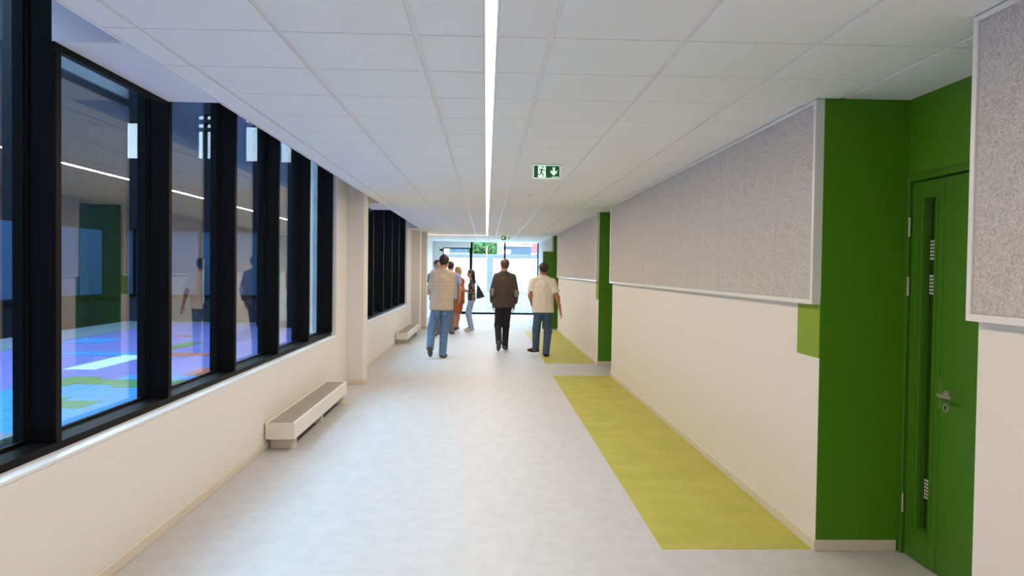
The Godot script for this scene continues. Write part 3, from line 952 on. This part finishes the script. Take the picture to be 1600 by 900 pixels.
func field_mesh(prims: Array, cell: float, k: float, clips: Array, into: Array) -> void:
	var lo := Vector3.ONE * 1e9
	var hi := -lo
	for p in prims:
		var r: float = maxf(p[2], p[3])
		for e in [p[0], p[1]]:
			lo = lo.min(e - Vector3.ONE * r)
			hi = hi.max(e + Vector3.ONE * r)
	lo -= Vector3.ONE * cell * 3.0
	hi += Vector3.ONE * cell * 3.0
	var nx := int((hi.x - lo.x) / cell) + 2
	var ny := int((hi.y - lo.y) / cell) + 2
	var nz := int((hi.z - lo.z) / cell) + 2
	var g := PackedFloat32Array()
	g.resize(nx * ny * nz)
	g.fill(1.0)
	for p in prims:
		var a: Vector3 = p[0]
		var ab: Vector3 = p[1] - a
		var L := maxf(ab.length_squared(), 1e-9)
		var ra: float = p[2]
		var dr: float = p[3] - ra
		var ax: Vector3 = p[4]
		var f: float = p[5] - 1.0
		var pc: Array = p[6]
		var m: float = maxf(p[2], p[3]) + k * 0.5 + cell * 2.5
		var b0: Vector3 = (a.min(p[1]) - Vector3.ONE * m - lo) / cell
		var b1: Vector3 = (a.max(p[1]) + Vector3.ONE * m - lo) / cell
		for z in range(maxi(0, int(b0.z)), mini(nz, int(b1.z) + 1)):
			for y in range(maxi(0, int(b0.y)), mini(ny, int(b1.y) + 1)):
				var i := (z * ny + y) * nx + maxi(0, int(b0.x))
				for x in range(maxi(0, int(b0.x)), mini(nx, int(b1.x) + 1)):
					var w := lo + Vector3(x, y, z) * cell
					var q := w - a
					var t := clampf(q.dot(ab) / L, 0.0, 1.0)
					q -= ab * t
					if f != 0.0:
						q += ax * (q.dot(ax) * f)
					var d := q.length() - ra - dr * t
					for c in pc:
						d = maxf(d, (w - c[0]).dot(c[1]))
					var o := g[i]
					var h := k - absf(o - d)
					if h > 0.0:
						g[i] = minf(o, d) - h * h / k * 0.25
					elif d < o:
						g[i] = d
					i += 1
	if clips:
		var i := 0
		for z in nz:
			for y in ny:
				for x in nx:
					if g[i] < cell * 3.0:
						var w := lo + Vector3(x, y, z) * cell
						for c in clips:
							g[i] = maxf(g[i], (w - c[0]).dot(c[1]))
					i += 1
	# surface nets
	var verts: PackedVector3Array = into[0]
	var idx: PackedInt32Array = into[1]
	var at := {}
	var offs := [0, 1, nx, nx + 1, nx * ny, nx * ny + 1, nx * ny + nx, nx * ny + nx + 1]
	var edges := [[0, 1], [2, 3], [4, 5], [6, 7], [0, 2], [1, 3], [4, 6], [5, 7], [0, 4], [1, 5], [2, 6], [3, 7]]
	var corner := [Vector3(0, 0, 0), Vector3(1, 0, 0), Vector3(0, 1, 0), Vector3(1, 1, 0), Vector3(0, 0, 1), Vector3(1, 0, 1), Vector3(0, 1, 1), Vector3(1, 1, 1)]
	var cut := cell * 2.6
	for z in nz - 1:
		for y in ny - 1:
			var base := (z * ny + y) * nx
			for x in nx - 1:
				var i := base + x
				if absf(g[i]) > cut: continue
				var inside := 0
				for o in offs:
					if g[i + o] < 0.0: inside += 1
				if inside == 0 or inside == 8: continue
				var sum := Vector3.ZERO
				var n := 0
				for e in edges:
					var va := g[i + offs[e[0]]]
					var vb := g[i + offs[e[1]]]
					if (va < 0.0) != (vb < 0.0):
						sum += (corner[e[0]] as Vector3).lerp(corner[e[1]], va / (va - vb))
						n += 1
				at[i] = verts.size()
				verts.append(lo + (Vector3(x, y, z) + sum / n) * cell)
	var step := [1, nx, nx * ny]
	for i in at:
		for d in 3:
			var j: int = i + step[d]
			if (g[i] < 0.0) == (g[j] < 0.0): continue
			var u: int = step[(d + 1) % 3]
			var v: int = step[(d + 2) % 3]
			if not (at.has(i - u) and at.has(i - v) and at.has(i - u - v)): continue
			var q := [at[i], at[i - u], at[i - u - v], at[i - v]]
			if g[i] < 0.0:
				idx.append_array([q[0], q[2], q[1], q[0], q[3], q[2]])
			else:
				idx.append_array([q[0], q[1], q[2], q[0], q[2], q[3]])
	into[0] = verts
	into[1] = idx

func net(called: String, layers: Array, m: Material, parent: Node) -> MeshInstance3D:
	# layers: [prims, cell, k, clips]
	var into := [PackedVector3Array(), PackedInt32Array()]
	for l in layers:
		field_mesh(l[0], l[1], l[2], l[3], into)
	var st := SurfaceTool.new()
	st.begin(Mesh.PRIMITIVE_TRIANGLES)
	st.set_smooth_group(0)
	for v in into[0]:
		st.add_vertex(v)
	for i in into[1]:
		st.add_index(i)
	st.generate_normals()
	return obj(called, st, m, parent)

func hand_prims(wrist: Vector3, dir: Vector3, palm_n: Vector3, thumb_side: Vector3, curl: float, s: float) -> Array:
	var out := []
	dir = dir.normalized()
	thumb_side = (thumb_side - dir * thumb_side.dot(dir)).normalized()
	palm_n = (palm_n - dir * palm_n.dot(dir) - thumb_side * palm_n.dot(thumb_side)).normalized()
	var k := wrist + dir * 0.085 * s
	for e in [-0.024, -0.006, 0.012, 0.027]:
		out.append(cap(wrist + thumb_side * e * 0.55 * s + dir * 0.01, k + thumb_side * e * s, 0.017 * s, 0.0135 * s))
	var spec := [[0.029, 0.068], [0.010, 0.076], [-0.009, 0.070], [-0.027, 0.054]]
	for f in spec:
		var p: Vector3 = k + thumb_side * f[0] * s
		var d := dir
		var seg: float = f[1] * s / 2.3
		var r := 0.0092 * s
		for i in 3:
			d = (d + palm_n * curl * (0.45 + 0.25 * i)).normalized()
			var q: Vector3 = p + d * seg * [1.0, 0.75, 0.55][i]
			out.append(cap(p, q, r, r * 0.92))
			r *= 0.92
			p = q
	var tp := wrist + dir * 0.022 * s + thumb_side * 0.022 * s
	var t1 := tp + (dir * 0.7 + thumb_side * 0.75 + palm_n * 0.3).normalized() * 0.042 * s
	var t2 := t1 + (dir * 0.95 + thumb_side * 0.25 + palm_n * 0.3).normalized() * 0.030 * s
	out.append(cap(tp, t1, 0.0135 * s, 0.0108 * s))
	out.append(cap(t1, t2, 0.0105 * s, 0.0088 * s))
	return out

# joints are given in metres from the person's base: x to the side, y up, z towards the lens
func person(label: String, at: Vector3, J: Dictionary, look: Dictionary) -> Node3D:
	var t := thing("person", label, "person", at)
	var f: Vector3 = J.face.normalized()                # where the chest points
	var side := f.cross(Vector3.UP).normalized()        # the person's own right
	var s: float = look.get("scale", 1.0)
	var fem: float = look.get("slim", 1.0)
	var neck: Vector3 = J.neck
	var hd: Vector3 = J.head
	var hip: Vector3 = (J.hip_a + J.hip_b) / 2
	var chest := neck.lerp(hip, 0.30) + f * 0.01
	var waist := neck.lerp(hip, 0.70)
	var lf: Vector3 = J.get("look", f).normalized()
	var lr := lf.cross(Vector3.UP).normalized()
	var lu := lr.cross(lf).normalized()

	# ---- body: one skin surface, coarse for the trunk, fine for head and hands
	var body := []
	var tw: float = 0.6 * (J.sh_a - J.sh_b).length() / 2
	body.append(cap(chest, waist, 0.118 * s * fem, 0.105 * s * fem, f, 1.12))
	for e in [-1.0, 1.0]:
		body.append(cap(chest + side * e * tw * 0.8, waist + side * e * 0.055 * s, 0.095 * s * fem, 0.09 * s * fem, f, 1.1))
	body.append(cap(J.sh_a.lerp(J.sh_b, 0.06), J.sh_b.lerp(J.sh_a, 0.06), 0.056 * s, 0.056 * s))
	body.append(cap(J.sh_a.lerp(neck, 0.2), neck + Vector3(0, 0.02, 0), 0.045 * s, 0.05 * s))
	body.append(cap(J.sh_b.lerp(neck, 0.2), neck + Vector3(0, 0.02, 0), 0.045 * s, 0.05 * s))
	body.append(cap(waist, hip, 0.098 * s * fem, 0.090 * s, f, 1.1))
	body.append(cap(J.hip_a, J.hip_b, 0.084 * s, 0.084 * s, f, 1.1))
	var arm := [[J.sh_a, J.el_a, J.wr_a], [J.sh_b, J.el_b, J.wr_b]]
	var leg := [[J.hip_a, J.kn_a, J.an_a, J.toe_a], [J.hip_b, J.kn_b, J.an_b, J.toe_b]]
	for a in arm:
		body.append(cap(a[0], a[1], 0.052 * s * fem, 0.040 * s * fem))
		body.append(cap(a[1], a[2], 0.041 * s * fem, 0.027 * s * fem))
	for l in leg:
		body.append(cap(l[0], l[1], 0.076 * s, 0.052 * s))
		body.append(cap(l[1], l[1].lerp(l[2], 0.35), 0.053 * s, 0.056 * s))
		body.append(cap(l[1].lerp(l[2], 0.35), l[2], 0.056 * s, 0.036 * s))
		body.append(cap(l[2], l[3].lerp(l[2], 0.25), 0.034 * s, 0.026 * s))
	var H := func(x: float, y: float, z: float) -> Vector3:   # right, up, forward in head space
		return hd + (lr * x + lu * y + lf * z) * s
	var head := [
		cap(H.call(0, 0.028, -0.022), H.call(0, 0.025, 0.018), 0.089 * s, 0.084 * s, lr, 1.15),
		cap(H.call(0, -0.02, 0.03), H.call(0, -0.075, 0.048), 0.062 * s, 0.040 * s, lr, 1.08),
		cap(H.call(-0.03, -0.06, 0.015), H.call(0.03, -0.06, 0.015), 0.042 * s, 0.042 * s),
		cap(H.call(0, 0.012, 0.092), H.call(0, -0.026, 0.112), 0.0085 * s, 0.0135 * s),
		cap(H.call(-0.012, -0.03, 0.098), H.call(0.012, -0.03, 0.098), 0.008 * s, 0.008 * s),
		cap(H.call(-0.035, 0.032, 0.084), H.call(0.035, 0.032, 0.084), 0.011 * s, 0.011 * s),
		cap(H.call(-0.016, -0.056, 0.09), H.call(0.016, -0.056, 0.09), 0.009 * s, 0.009 * s),
		cap(H.call(-0.079, 0.015, -0.004), H.call(-0.080, -0.022, 0.004), 0.014 * s, 0.010 * s, lr, 1.6),
		cap(H.call(0.079, 0.015, -0.004), H.call(0.080, -0.022, 0.004), 0.014 * s, 0.010 * s, lr, 1.6),
		cap(H.call(0, -0.04, -0.02), neck + Vector3(0, 0.01, 0), 0.054 * s * fem, 0.060 * s * fem)]
	var layers := [[body, 0.016, 0.04, []], [head, 0.0075, 0.018, []]]
	var curl: float = look.get("curl", 0.5)
	for i in 2:
		var d: Vector3 = (J.hand_a if i == 0 else J.hand_b)
		var ts: Vector3 = J.get("thumb_a" if i == 0 else "thumb_b", f)
		var pn: Vector3 = J.get("palm_a" if i == 0 else "palm_b", side * (-1.0 if (arm[i][2] - hip).dot(side) > 0 else 1.0))
		layers.append([hand_prims(arm[i][2], d, pn, ts, curl, s * 0.98 * fem), 0.0055, 0.006, []])
	var skin := net("body", layers, M[look.get("skin", "skin")], t)
	for e in [-1.0, 1.0]:
		var ey := tool_()
		tube(ey, [H.call(0.031 * e, 0.012, 0.074), H.call(0.031 * e, 0.012, 0.083), H.call(0.031 * e, 0.012, 0.087)], [0.012 * s, 0.009 * s, 0.004 * s], 10)
		var eye := obj("eye", ey, M.eye_white, skin)
		eye.name = "eye"
		var ir := tool_()
		tube(ir, [H.call(0.031 * e, 0.012, 0.084), H.call(0.031 * e, 0.012, 0.0885)], [0.006 * s, 0.0045 * s], 8)
		obj("iris", ir, M.eye_dark, skin)
	var li := tool_()
	tube(li, [H.call(-0.022, -0.054, 0.090), H.call(0, -0.052, 0.100), H.call(0.022, -0.054, 0.090)], [0.003 * s, 0.006 * s, 0.003 * s], 8)
	obj("mouth", li, M.lip, skin)

	# ---- hair
	var hair := [cap(H.call(0, 0.034, -0.03), H.call(0, 0.036, 0.016), 0.095 * s, 0.091 * s, lr, 1.13), cap(H.call(0, -0.01, -0.045), H.call(0, -0.045, -0.05), 0.066 * s, 0.052 * s, lr, 0.92)]
	var hc := [[H.call(0, 0.05, 0.068), (lf - lu * 0.55).normalized()], [H.call(0, -0.062, 0), -lu]]
	if look.get("long_hair", false):
		hair.append(cap(H.call(0, 0.0, -0.06), H.call(0, -0.26, -0.10), 0.085 * s, 0.05 * s, lf, 1.3))
		hair.append(cap(H.call(-0.06, 0.0, -0.03), H.call(-0.07, -0.2, -0.05), 0.035 * s, 0.03 * s))
		hair.append(cap(H.call(0.06, 0.0, -0.03), H.call(0.07, -0.2, -0.05), 0.035 * s, 0.03 * s))
		hc = [[H.call(0, 0.05, 0.062), (lf - lu * 0.35).normalized()]]
	elif look.get("bob_hair", false):
		hair.append(cap(H.call(-0.072, 0.01, -0.01), H.call(-0.078, -0.09, 0.0), 0.034 * s, 0.03 * s))
		hair.append(cap(H.call(0.072, 0.01, -0.01), H.call(0.078, -0.09, 0.0), 0.034 * s, 0.03 * s))
		hair.append(cap(H.call(0, 0.0, -0.06), H.call(0, -0.09, -0.06), 0.07 * s, 0.06 * s, lr, 0.85))
		hc = [[H.call(0, 0.05, 0.066), (lf - lu * 0.4).normalized()]]
	net("hair", [[hair, 0.0075, 0.015, hc]], M[look.hair], t)

	# ---- top
	var top := []
	var g: float = look.get("loose", 0.02)
	var hem: Vector3 = hip.lerp(hip + Vector3(0, -0.30, 0), look.get("hem", 0.2))
	var low := [[Vector3(0, hem.y, 0), Vector3.DOWN]]
	top.append(cap(chest, waist, 0.118 * s * fem + g, 0.108 * s * fem + g, f, 1.12))
	for e in [-1.0, 1.0]:
		top.append(cap(chest + side * e * tw * 0.8, hem + side * e * 0.082 * s - Vector3(0, 0.06, 0), 0.095 * s * fem + g, (0.108 * s + g) * look.get("flare", 1.0), f, 1.1))
	top.append(cap(waist, hem - Vector3(0, 0.06, 0), 0.105 * s * fem + g, 0.118 * s + g, f, 1.05))
	top.append(cap(J.sh_a.lerp(J.sh_b, 0.06), J.sh_b.lerp(J.sh_a, 0.06), 0.056 * s + g * 0.6, 0.056 * s + g * 0.6))
	top.append(cap(J.sh_a.lerp(neck, 0.15), neck + Vector3(0, -0.005, 0), 0.045 * s + g * 0.6, 0.052 * s + g * 0.3))
	top.append(cap(J.sh_b.lerp(neck, 0.15), neck + Vector3(0, -0.005, 0), 0.045 * s + g * 0.6, 0.052 * s + g * 0.3))
	top.append(cap(neck - Vector3(0, 0.03, 0), neck + Vector3(0, 0.03, 0), 0.066 * s, 0.060 * s, Vector3.ZERO, 1.0, [[neck + Vector3(0, 0.03, 0), Vector3.UP]]))
	var sl: float = look.get("sleeve", 0.55)             # 0..1 upper arm, 1..2 forearm
	for a in arm:
		var e1: Vector3 = a[0].lerp(a[1], minf(sl, 1.0))
		top.append(cap(a[0], a[0].lerp(a[1], minf(sl + 0.15, 1.0)), 0.055 * s * fem + g * 0.9, (0.047 * s * fem + g * 0.9) * look.get("cuff", 1.0), Vector3.ZERO, 1.0, [] if sl > 1.0 else [[e1, (a[1] - a[0]).normalized()]]))
		if sl > 1.0:
			var e2: Vector3 = a[1].lerp(a[2], sl - 1.0)
			top.append(cap(a[1], e2, 0.046 * s * fem + g * 0.8, 0.036 * s * fem + g * 0.8, Vector3.ZERO, 1.0, [[e2 - (a[2] - a[1]).normalized() * 0.01, (a[2] - a[1]).normalized()]]))
	net(look.get("top_name", "shirt"), [[top, 0.0125, 0.016, low]], M[look.top], t)

	# ---- legs
	if look.has("trousers"):
		var tr := []
		tr.append(cap(hip + Vector3(0, 0.11, 0), hip, 0.105 * s * fem, 0.108 * s, f, 1.1))
		tr.append(cap(J.hip_a, J.hip_b, 0.098 * s, 0.098 * s, f, 1.05))
		var tl: float = look.get("leg_loose", 0.016)
		for l in leg:
			tr.append(cap(l[0], l[1], 0.086 * s + tl * 0.5, 0.060 * s + tl))
			var end: Vector3 = l[1].lerp(l[2], 1.0)
			tr.append(cap(l[1], end + (l[2] - l[1]).normalized() * 0.05, 0.060 * s + tl, 0.050 * s + tl, Vector3.ZERO, 1.0, [[end + (l[2] - l[1]).normalized() * 0.045, (l[2] - l[1]).normalized()]]))
		net("trousers", [[tr, 0.0135, 0.03, [[hip + Vector3(0, 0.12, 0), Vector3.UP]]]], M[look.trousers], t)
	elif look.has("skirt"):
		var sk := [cap(waist, hip, 0.115 * s, 0.135 * s, f, 1.05), cap(J.hip_a, J.kn_a + Vector3(0, 0.05, 0), 0.12 * s, 0.11 * s), cap(J.hip_b, J.kn_b + Vector3(0, 0.05, 0), 0.12 * s, 0.11 * s), cap(hip, (J.kn_a + J.kn_b) / 2 + Vector3(0, 0.05, 0), 0.13 * s, 0.14 * s)]
		net("skirt", [[sk, 0.0135, 0.04, [[(J.kn_a + J.kn_b) / 2 + Vector3(0, look.skirt, 0), Vector3.DOWN]]]], M[look.top], t)

	if look.get("pockets", false):
		for e in [[J.hip_a, -1.0], [J.hip_b, 1.0]]:
			var c: Vector3 = e[0] - f * 0.098 * s - Vector3(0, 0.12, 0)
			net("back_pocket", [[[cap(c + Vector3(0, 0.05, 0), c - Vector3(0, 0.035, 0), 0.060 * s, 0.056 * s, f, 6.0)], 0.007, 0.004, [[c + Vector3(0, 0.07, 0), Vector3.UP]]]], M[look.trousers], t)
	# ---- shoes
	for l in leg:
		var an: Vector3 = l[2]
		var toe: Vector3 = l[3]
		var d := (toe - an)
		var down: Vector3 = (an - l[1]).normalized()

		var sole_n := d.normalized().cross(d.normalized().cross(-down)).normalized()
		if sole_n.dot(down) < 0: sole_n = -sole_n
		var flat := d.normalized()
		var heel := an + sole_n * 0.045 * s - flat * 0.03 * s
		var tip := toe + sole_n * 0.012 * s
		var mid := heel.lerp(tip, 0.62)
		var wd := flat.cross(sole_n).normalized()
		var pr := [cap(heel, mid, 0.040 * s, 0.044 * s), cap(mid, tip, 0.044 * s, 0.034 * s, sole_n, 1.2), cap(an, heel + flat * 0.02, 0.046 * s, 0.042 * s)]
		net("shoe", [[pr, 0.0095, 0.02, [[heel + sole_n * 0.026 * s, (sole_n + flat * 0.0).normalized()]]]], M[look.shoes], t)
	return t

# a pixel of the 1600 x 900 frame on the plane z, as metres from the base
func px(base: Vector3, x: float, y: float, dz := 0.0) -> Vector3:
	var yaw := 0.0345
	var pitch := -0.02344
	var roll := -0.013
	var fwd := Vector3(sin(yaw) * cos(pitch), sin(pitch), -cos(yaw) * cos(pitch))
	var r := Vector3(cos(yaw), 0, sin(yaw))
	var u := r.cross(fwd)
	var r2 := r * cos(roll) - u * sin(roll)
	var u2 := u * cos(roll) + r * sin(roll)
	var d := fwd + r2 * (x - 800.0) / 1169.4 - u2 * (y - 450.0) / 1169.4
	var p := Vector3(0, EYE, 0) + d * ((base.z + dz) / d.z)
	return p - base

func people() -> void:
	var N := Vector3(0, 0, -1)
	# man in the checked shirt, mid-stride, forearms held in front of him
	var b := Vector3(-0.905, 0, -13.95)
	var J := {"face": Vector3(0.05, 0, -1), "look": Vector3(0.25, -0.1, -1), "head": px(b, 694.5, 409), "neck": px(b, 692, 421), 
		"sh_a": px(b, 679, 428), "sh_b": px(b, 703.5, 429), "el_a": px(b, 674.5, 450, -0.05), "el_b": px(b, 705, 451, -0.05),
		"wr_a": px(b, 673, 458, -0.28), "wr_b": px(b, 700, 455, -0.3), "hand_a": Vector3(0.3, 0.1, -1), "hand_b": Vector3(-0.4, 0.1, -1), "thumb_a": Vector3.UP, "thumb_b": Vector3.UP,
		"hip_a": px(b, 682.5, 479), "hip_b": px(b, 696, 479), "kn_a": px(b, 674.5, 513, 0.02), "kn_b": px(b, 694, 517, -0.05),
		"an_a": px(b, 672, 543, 0.16), "an_b": px(b, 691.5, 552.5, 0.02)}
	J.toe_a = J.an_a + Vector3(0.0, -0.145, -0.09)
	J.toe_b = J.an_b + Vector3(0.05, -0.035, -0.17)
	person("man in cream checked shirt and blue jeans walking away beside the group", b, J, {"hair": "hair_dark", "top": "shirt_check", "trousers": "jeans", "pockets": true, "shoes": "shoe_brown", "sleeve": 1.25, "hem": 0.22, "loose": 0.030, "scale": 1.04})

	# man in the jacket
	b = Vector3(0.345, 0, -15.3)
	J = {"face": N, "look": Vector3(-0.35, 0, -1), "head": px(b, 788.5, 414.5), "neck": px(b, 787.5, 425.5),
		"sh_a": px(b, 777, 432.5), "sh_b": px(b, 800.5, 433.5), "el_a": px(b, 770.5, 456, 0.05), "el_b": px(b, 805.5, 458, 0.05),
		"wr_a": px(b, 769.8, 475, -0.05), "wr_b": px(b, 803.8, 477, -0.03), "hand_a": Vector3(0.1, -1, -0.1), "hand_b": Vector3(-0.15, -1, 0.0), "thumb_a": N, "thumb_b": N,
		"hip_a": px(b, 780.5, 478), "hip_b": px(b, 793, 478), "kn_a": px(b, 778, 508, -0.02), "kn_b": px(b, 790.5, 510, -0.04),
		"an_a": px(b, 779.5, 535, 0.2), "an_b": px(b, 789, 540, -0.1)}
	J.toe_a = J.an_a + Vector3(-0.01, -0.145, -0.09)
	J.toe_b = J.an_b + Vector3(0.04, -0.04, -0.17)
	var jk := person("man in dark checked jacket with elbow patches and black trousers", b, J, {"hair": "hair_brown", "top": "jacket_plaid", "top_name": "jacket", "trousers": "trousers_black", "shoes": "shoe_grey", "sleeve": 1.86, "hem": 0.12, "loose": 0.028, "flare": 1.02, "leg_loose": 0.01, "scale": 1.03})
	for e in [[J.el_a, Vector3(-0.25, 0, 1)], [J.el_b, Vector3(0.25, 0, 1)]]:
		var d: Vector3 = e[1].normalized()
		net("elbow_patch", [[[cap(e[0] + d * 0.063 + Vector3(0, 0.035, 0), e[0] + d * 0.060 - Vector3(0, 0.045, 0), 0.040, 0.040, d, 1.9)], 0.008, 0.01, []]], M.elbow_patch, jk)

	# man in the white polo shirt
	b = Vector3(1.09, 0, -14.4)
	J = {"face": Vector3(-0.15, 0, -1), "look": Vector3(-0.3, 0, -1), "head": px(b, 849, 420.5), "neck": px(b, 848, 431.5),
		"sh_a": px(b, 833, 440), "sh_b": px(b, 863, 441), "el_a": px(b, 828.5, 462, 0.03), "el_b": px(b, 871, 465, 0.05),
		"wr_a": px(b, 832, 479, -0.14), "wr_b": px(b, 875.5, 485, 0.06), "hand_a": Vector3(0.1, -1, -0.3), "hand_b": Vector3(0.22, -1, 0.1), "thumb_a": N, "thumb_b": N,
		"hip_a": px(b, 841.5, 487), "hip_b": px(b, 855.5, 487), "kn_a": px(b, 838, 515, -0.03), "kn_b": px(b, 856, 518, -0.03),
		"an_a": px(b, 837, 544.5, -0.12), "an_b": px(b, 853, 551, 0.08)}
	J.toe_a = J.an_a + Vector3(-0.13, -0.03, -0.11)
	J.toe_b = J.an_b + Vector3(0.04, -0.045, -0.17)
	person("man in white polo shirt and dark jeans walking over the lime floor strip", b, J, {"hair": "hair_dark", "skin": "skin_tan", "top": "polo_white", "trousers": "jeans_dark", "pockets": true, "shoes": "shoe_black", "sleeve": 0.72, "hem": 0.05, "loose": 0.026, "cuff": 1.12, "curl": 0.2})

	# the group by the windows
	b = Vector3(-0.98, 0, -19.0)
	J = {"face": Vector3(-0.1, 0, -1), "look": Vector3(0.3, 0, -1), "head": px(b, 704.5, 416), "neck": px(b, 704, 425),
		"sh_a": px(b, 692.5, 431), "sh_b": px(b, 716, 432), "el_a": px(b, 689, 450), "el_b": px(b, 719, 451),
		"wr_a": px(b, 690, 466, -0.1), "wr_b": px(b, 717.5, 468, -0.05), "hand_a": Vector3(0, -1, -0.2), "hand_b": Vector3(-0.1, -1, -0.1),
		"hip_a": px(b, 696, 465), "hip_b": px(b, 706.5, 465), "kn_a": px(b, 695, 490), "kn_b": px(b, 706, 490),
		"an_a": px(b, 694, 515.5), "an_b": px(b, 705, 517)}
	J.toe_a = J.an_a + Vector3(-0.04, -0.05, -0.17)
	J.toe_b = J.an_b + Vector3(0.05, -0.05, -0.17)
	person("man in pale blue tee shirt and grey trousers behind the checked shirt", b, J, {"hair": "hair_dark", "top": "tee_blue", "trousers": "trousers_grey", "shoes": "shoe_grey", "sleeve": 0.6, "hem": 0.12, "cuff": 1.1})

	b = Vector3(-0.75, 0, -20.2)
	J = {"face": Vector3(-0.6, 0, 0.6), "look": Vector3(-0.5, -0.12, 0.8), "head": px(b, 715.5, 423), "neck": px(b, 716, 433),
		"sh_a": px(b, 710, 437, 0.1), "sh_b": px(b, 722.5, 438, -0.08), "el_a": px(b, 707, 453, 0.12), "el_b": px(b, 725, 455, -0.1),
		"wr_a": px(b, 706, 466, 0.2), "wr_b": px(b, 725, 468, -0.02), "hand_a": Vector3(-0.1, -1, 0.2), "hand_b": Vector3(0.05, -1, 0.1),
		"hip_a": px(b, 712, 466, 0.06), "hip_b": px(b, 719, 466, -0.06), "kn_a": px(b, 711, 490, 0.05), "kn_b": px(b, 716, 490, -0.05),
		"an_a": px(b, 710, 511, 0.05), "an_b": px(b, 714, 511, -0.05)}
	J.toe_a = J.an_a + Vector3(-0.12, -0.055, 0.1)
	J.toe_b = J.an_b + Vector3(-0.12, -0.055, 0.1)
	person("blonde woman in a rust orange dress facing the group", b, J, {"hair": "hair_blond", "bob_hair": true, "top": "dress_rust", "top_name": "dress", "skirt": 0.02, "shoes": "shoe_brown", "sleeve": 0.3, "hem": 0.3, "slim": 0.84, "scale": 0.92})

	b = Vector3(-0.43, 0, -19.9)
	J = {"face": Vector3(-1, 0, 0.1), "look": Vector3(-1, -0.05, 0.15), "head": px(b, 735.5, 428), "neck": px(b, 737.5, 438),
		"sh_a": px(b, 737, 443, 0.15), "sh_b": px(b, 737.5, 442, -0.15), "el_a": px(b, 735, 458, 0.19), "el_b": px(b, 735.5, 457, -0.18),
		"wr_a": px(b, 726, 454, 0.08), "wr_b": px(b, 726, 452, -0.06), "hand_a": Vector3(-0.6, 0.5, -0.6), "hand_b": Vector3(-0.6, 0.4, 0.6), "thumb_a": Vector3.UP, "thumb_b": Vector3.UP, "palm_a": Vector3(1, 0, 0), "palm_b": Vector3(1, 0, 0),
		"hip_a": px(b, 737, 468, 0.08), "hip_b": px(b, 737, 468, -0.08), "kn_a": px(b, 732.5, 490, 0.08), "kn_b": px(b, 731, 489, -0.08),
		"an_a": px(b, 737, 513, 0.08), "an_b": px(b, 735.5, 511.5, -0.06)}
	J.toe_a = J.an_a + Vector3(-0.16, -0.045, 0.02)
	J.toe_b = J.an_b + Vector3(-0.16, -0.045, 0.0)
	person("woman with long black hair, floral top and pale blue jeans in profile", b, J, {"hair": "hair_black", "long_hair": true, "top": "floral", "top_name": "blouse", "trousers": "jeans_light", "shoes": "shoe_pale", "sleeve": 1.3, "hem": 0.05, "slim": 0.82, "scale": 0.9, "leg_loose": 0.013})
	var bag := thing("shoulder_bag", "black shoulder bag hanging behind the woman with long black hair", "bag", b)
	var st := tool_()
	var o := px(b, 740, 440, 0.0)
	var c1 := px(b, 741, 447, 0.12)
	var c2 := px(b, 751.5, 461, 0.12)
	slab(st, PackedVector2Array([Vector2(0.03, -0.04), Vector2(0.10, -0.10), Vector2(0.24, -0.36), Vector2(0.06, -0.42), Vector2(0.02, -0.40)]), Vector3(c1.x + 0.04, c1.y + 0.08, -0.03), Vector3.RIGHT, Vector3.UP, Vector3.BACK, 0.12)
	obj("pouch", st, M.bag_black, bag)
	var sp := tool_()
	var sh: Vector3 = J.sh_a
	tube(sp, [Vector3(c1.x + 0.075, c1.y + 0.035, 0.06), Vector3(c1.x + 0.07, sh.y + 0.03, 0.13), Vector3(sh.x + 0.05, sh.y + 0.085, 0.15), Vector3(sh.x, sh.y + 0.092, 0.155)], [0.010, 0.010, 0.010, 0.010], 8)
	obj("strap", sp, M.bag_black, bag)

	b = Vector3(-1.24, 0, -18.2)
	J = {"face": Vector3(0.35, 0, 0.9), "look": Vector3(0.5, -0.05, 0.8), "head": px(b, 684, 414), "neck": px(b, 683.5, 424),
		"sh_a": px(b, 695, 431, 0.02), "sh_b": px(b, 672.5, 431, 0.0), "el_a": px(b, 697, 450), "el_b": px(b, 670.5, 449),
		"wr_a": px(b, 690, 458, 0.2), "wr_b": px(b, 668.5, 459, 0.22), "hand_a": Vector3(-0.4, 0.1, 1), "hand_b": Vector3(0.1, 0.1, 1), "thumb_a": Vector3.UP, "thumb_b": Vector3.UP,
		"hip_a": px(b, 689, 467), "hip_b": px(b, 678.5, 467), "kn_a": px(b, 689, 492), "kn_b": px(b, 681, 492),
		"an_a": px(b, 689, 519), "an_b": px(b, 682, 519)}
	J.toe_a = J.an_a + Vector3(0.06, -0.05, 0.16)
	J.toe_b = J.an_b + Vector3(-0.03, -0.05, 0.17)
	person("man facing the group, mostly hidden by the checked shirt man", b, J, {"hair": "hair_brown", "top": "shirt_plain", "trousers": "trousers_grey", "shoes": "shoe_grey", "sleeve": 0.6, "hem": 0.12})

func _ready() -> void:
	lights_and_camera()
	materials()
	floor_and_ceiling()
	walls()
	windows()
	end_glazing()
	niche_door()
	acoustic_panels()
	small_ceiling_things()
	heaters()
	courtyard()
	yard()
	people()
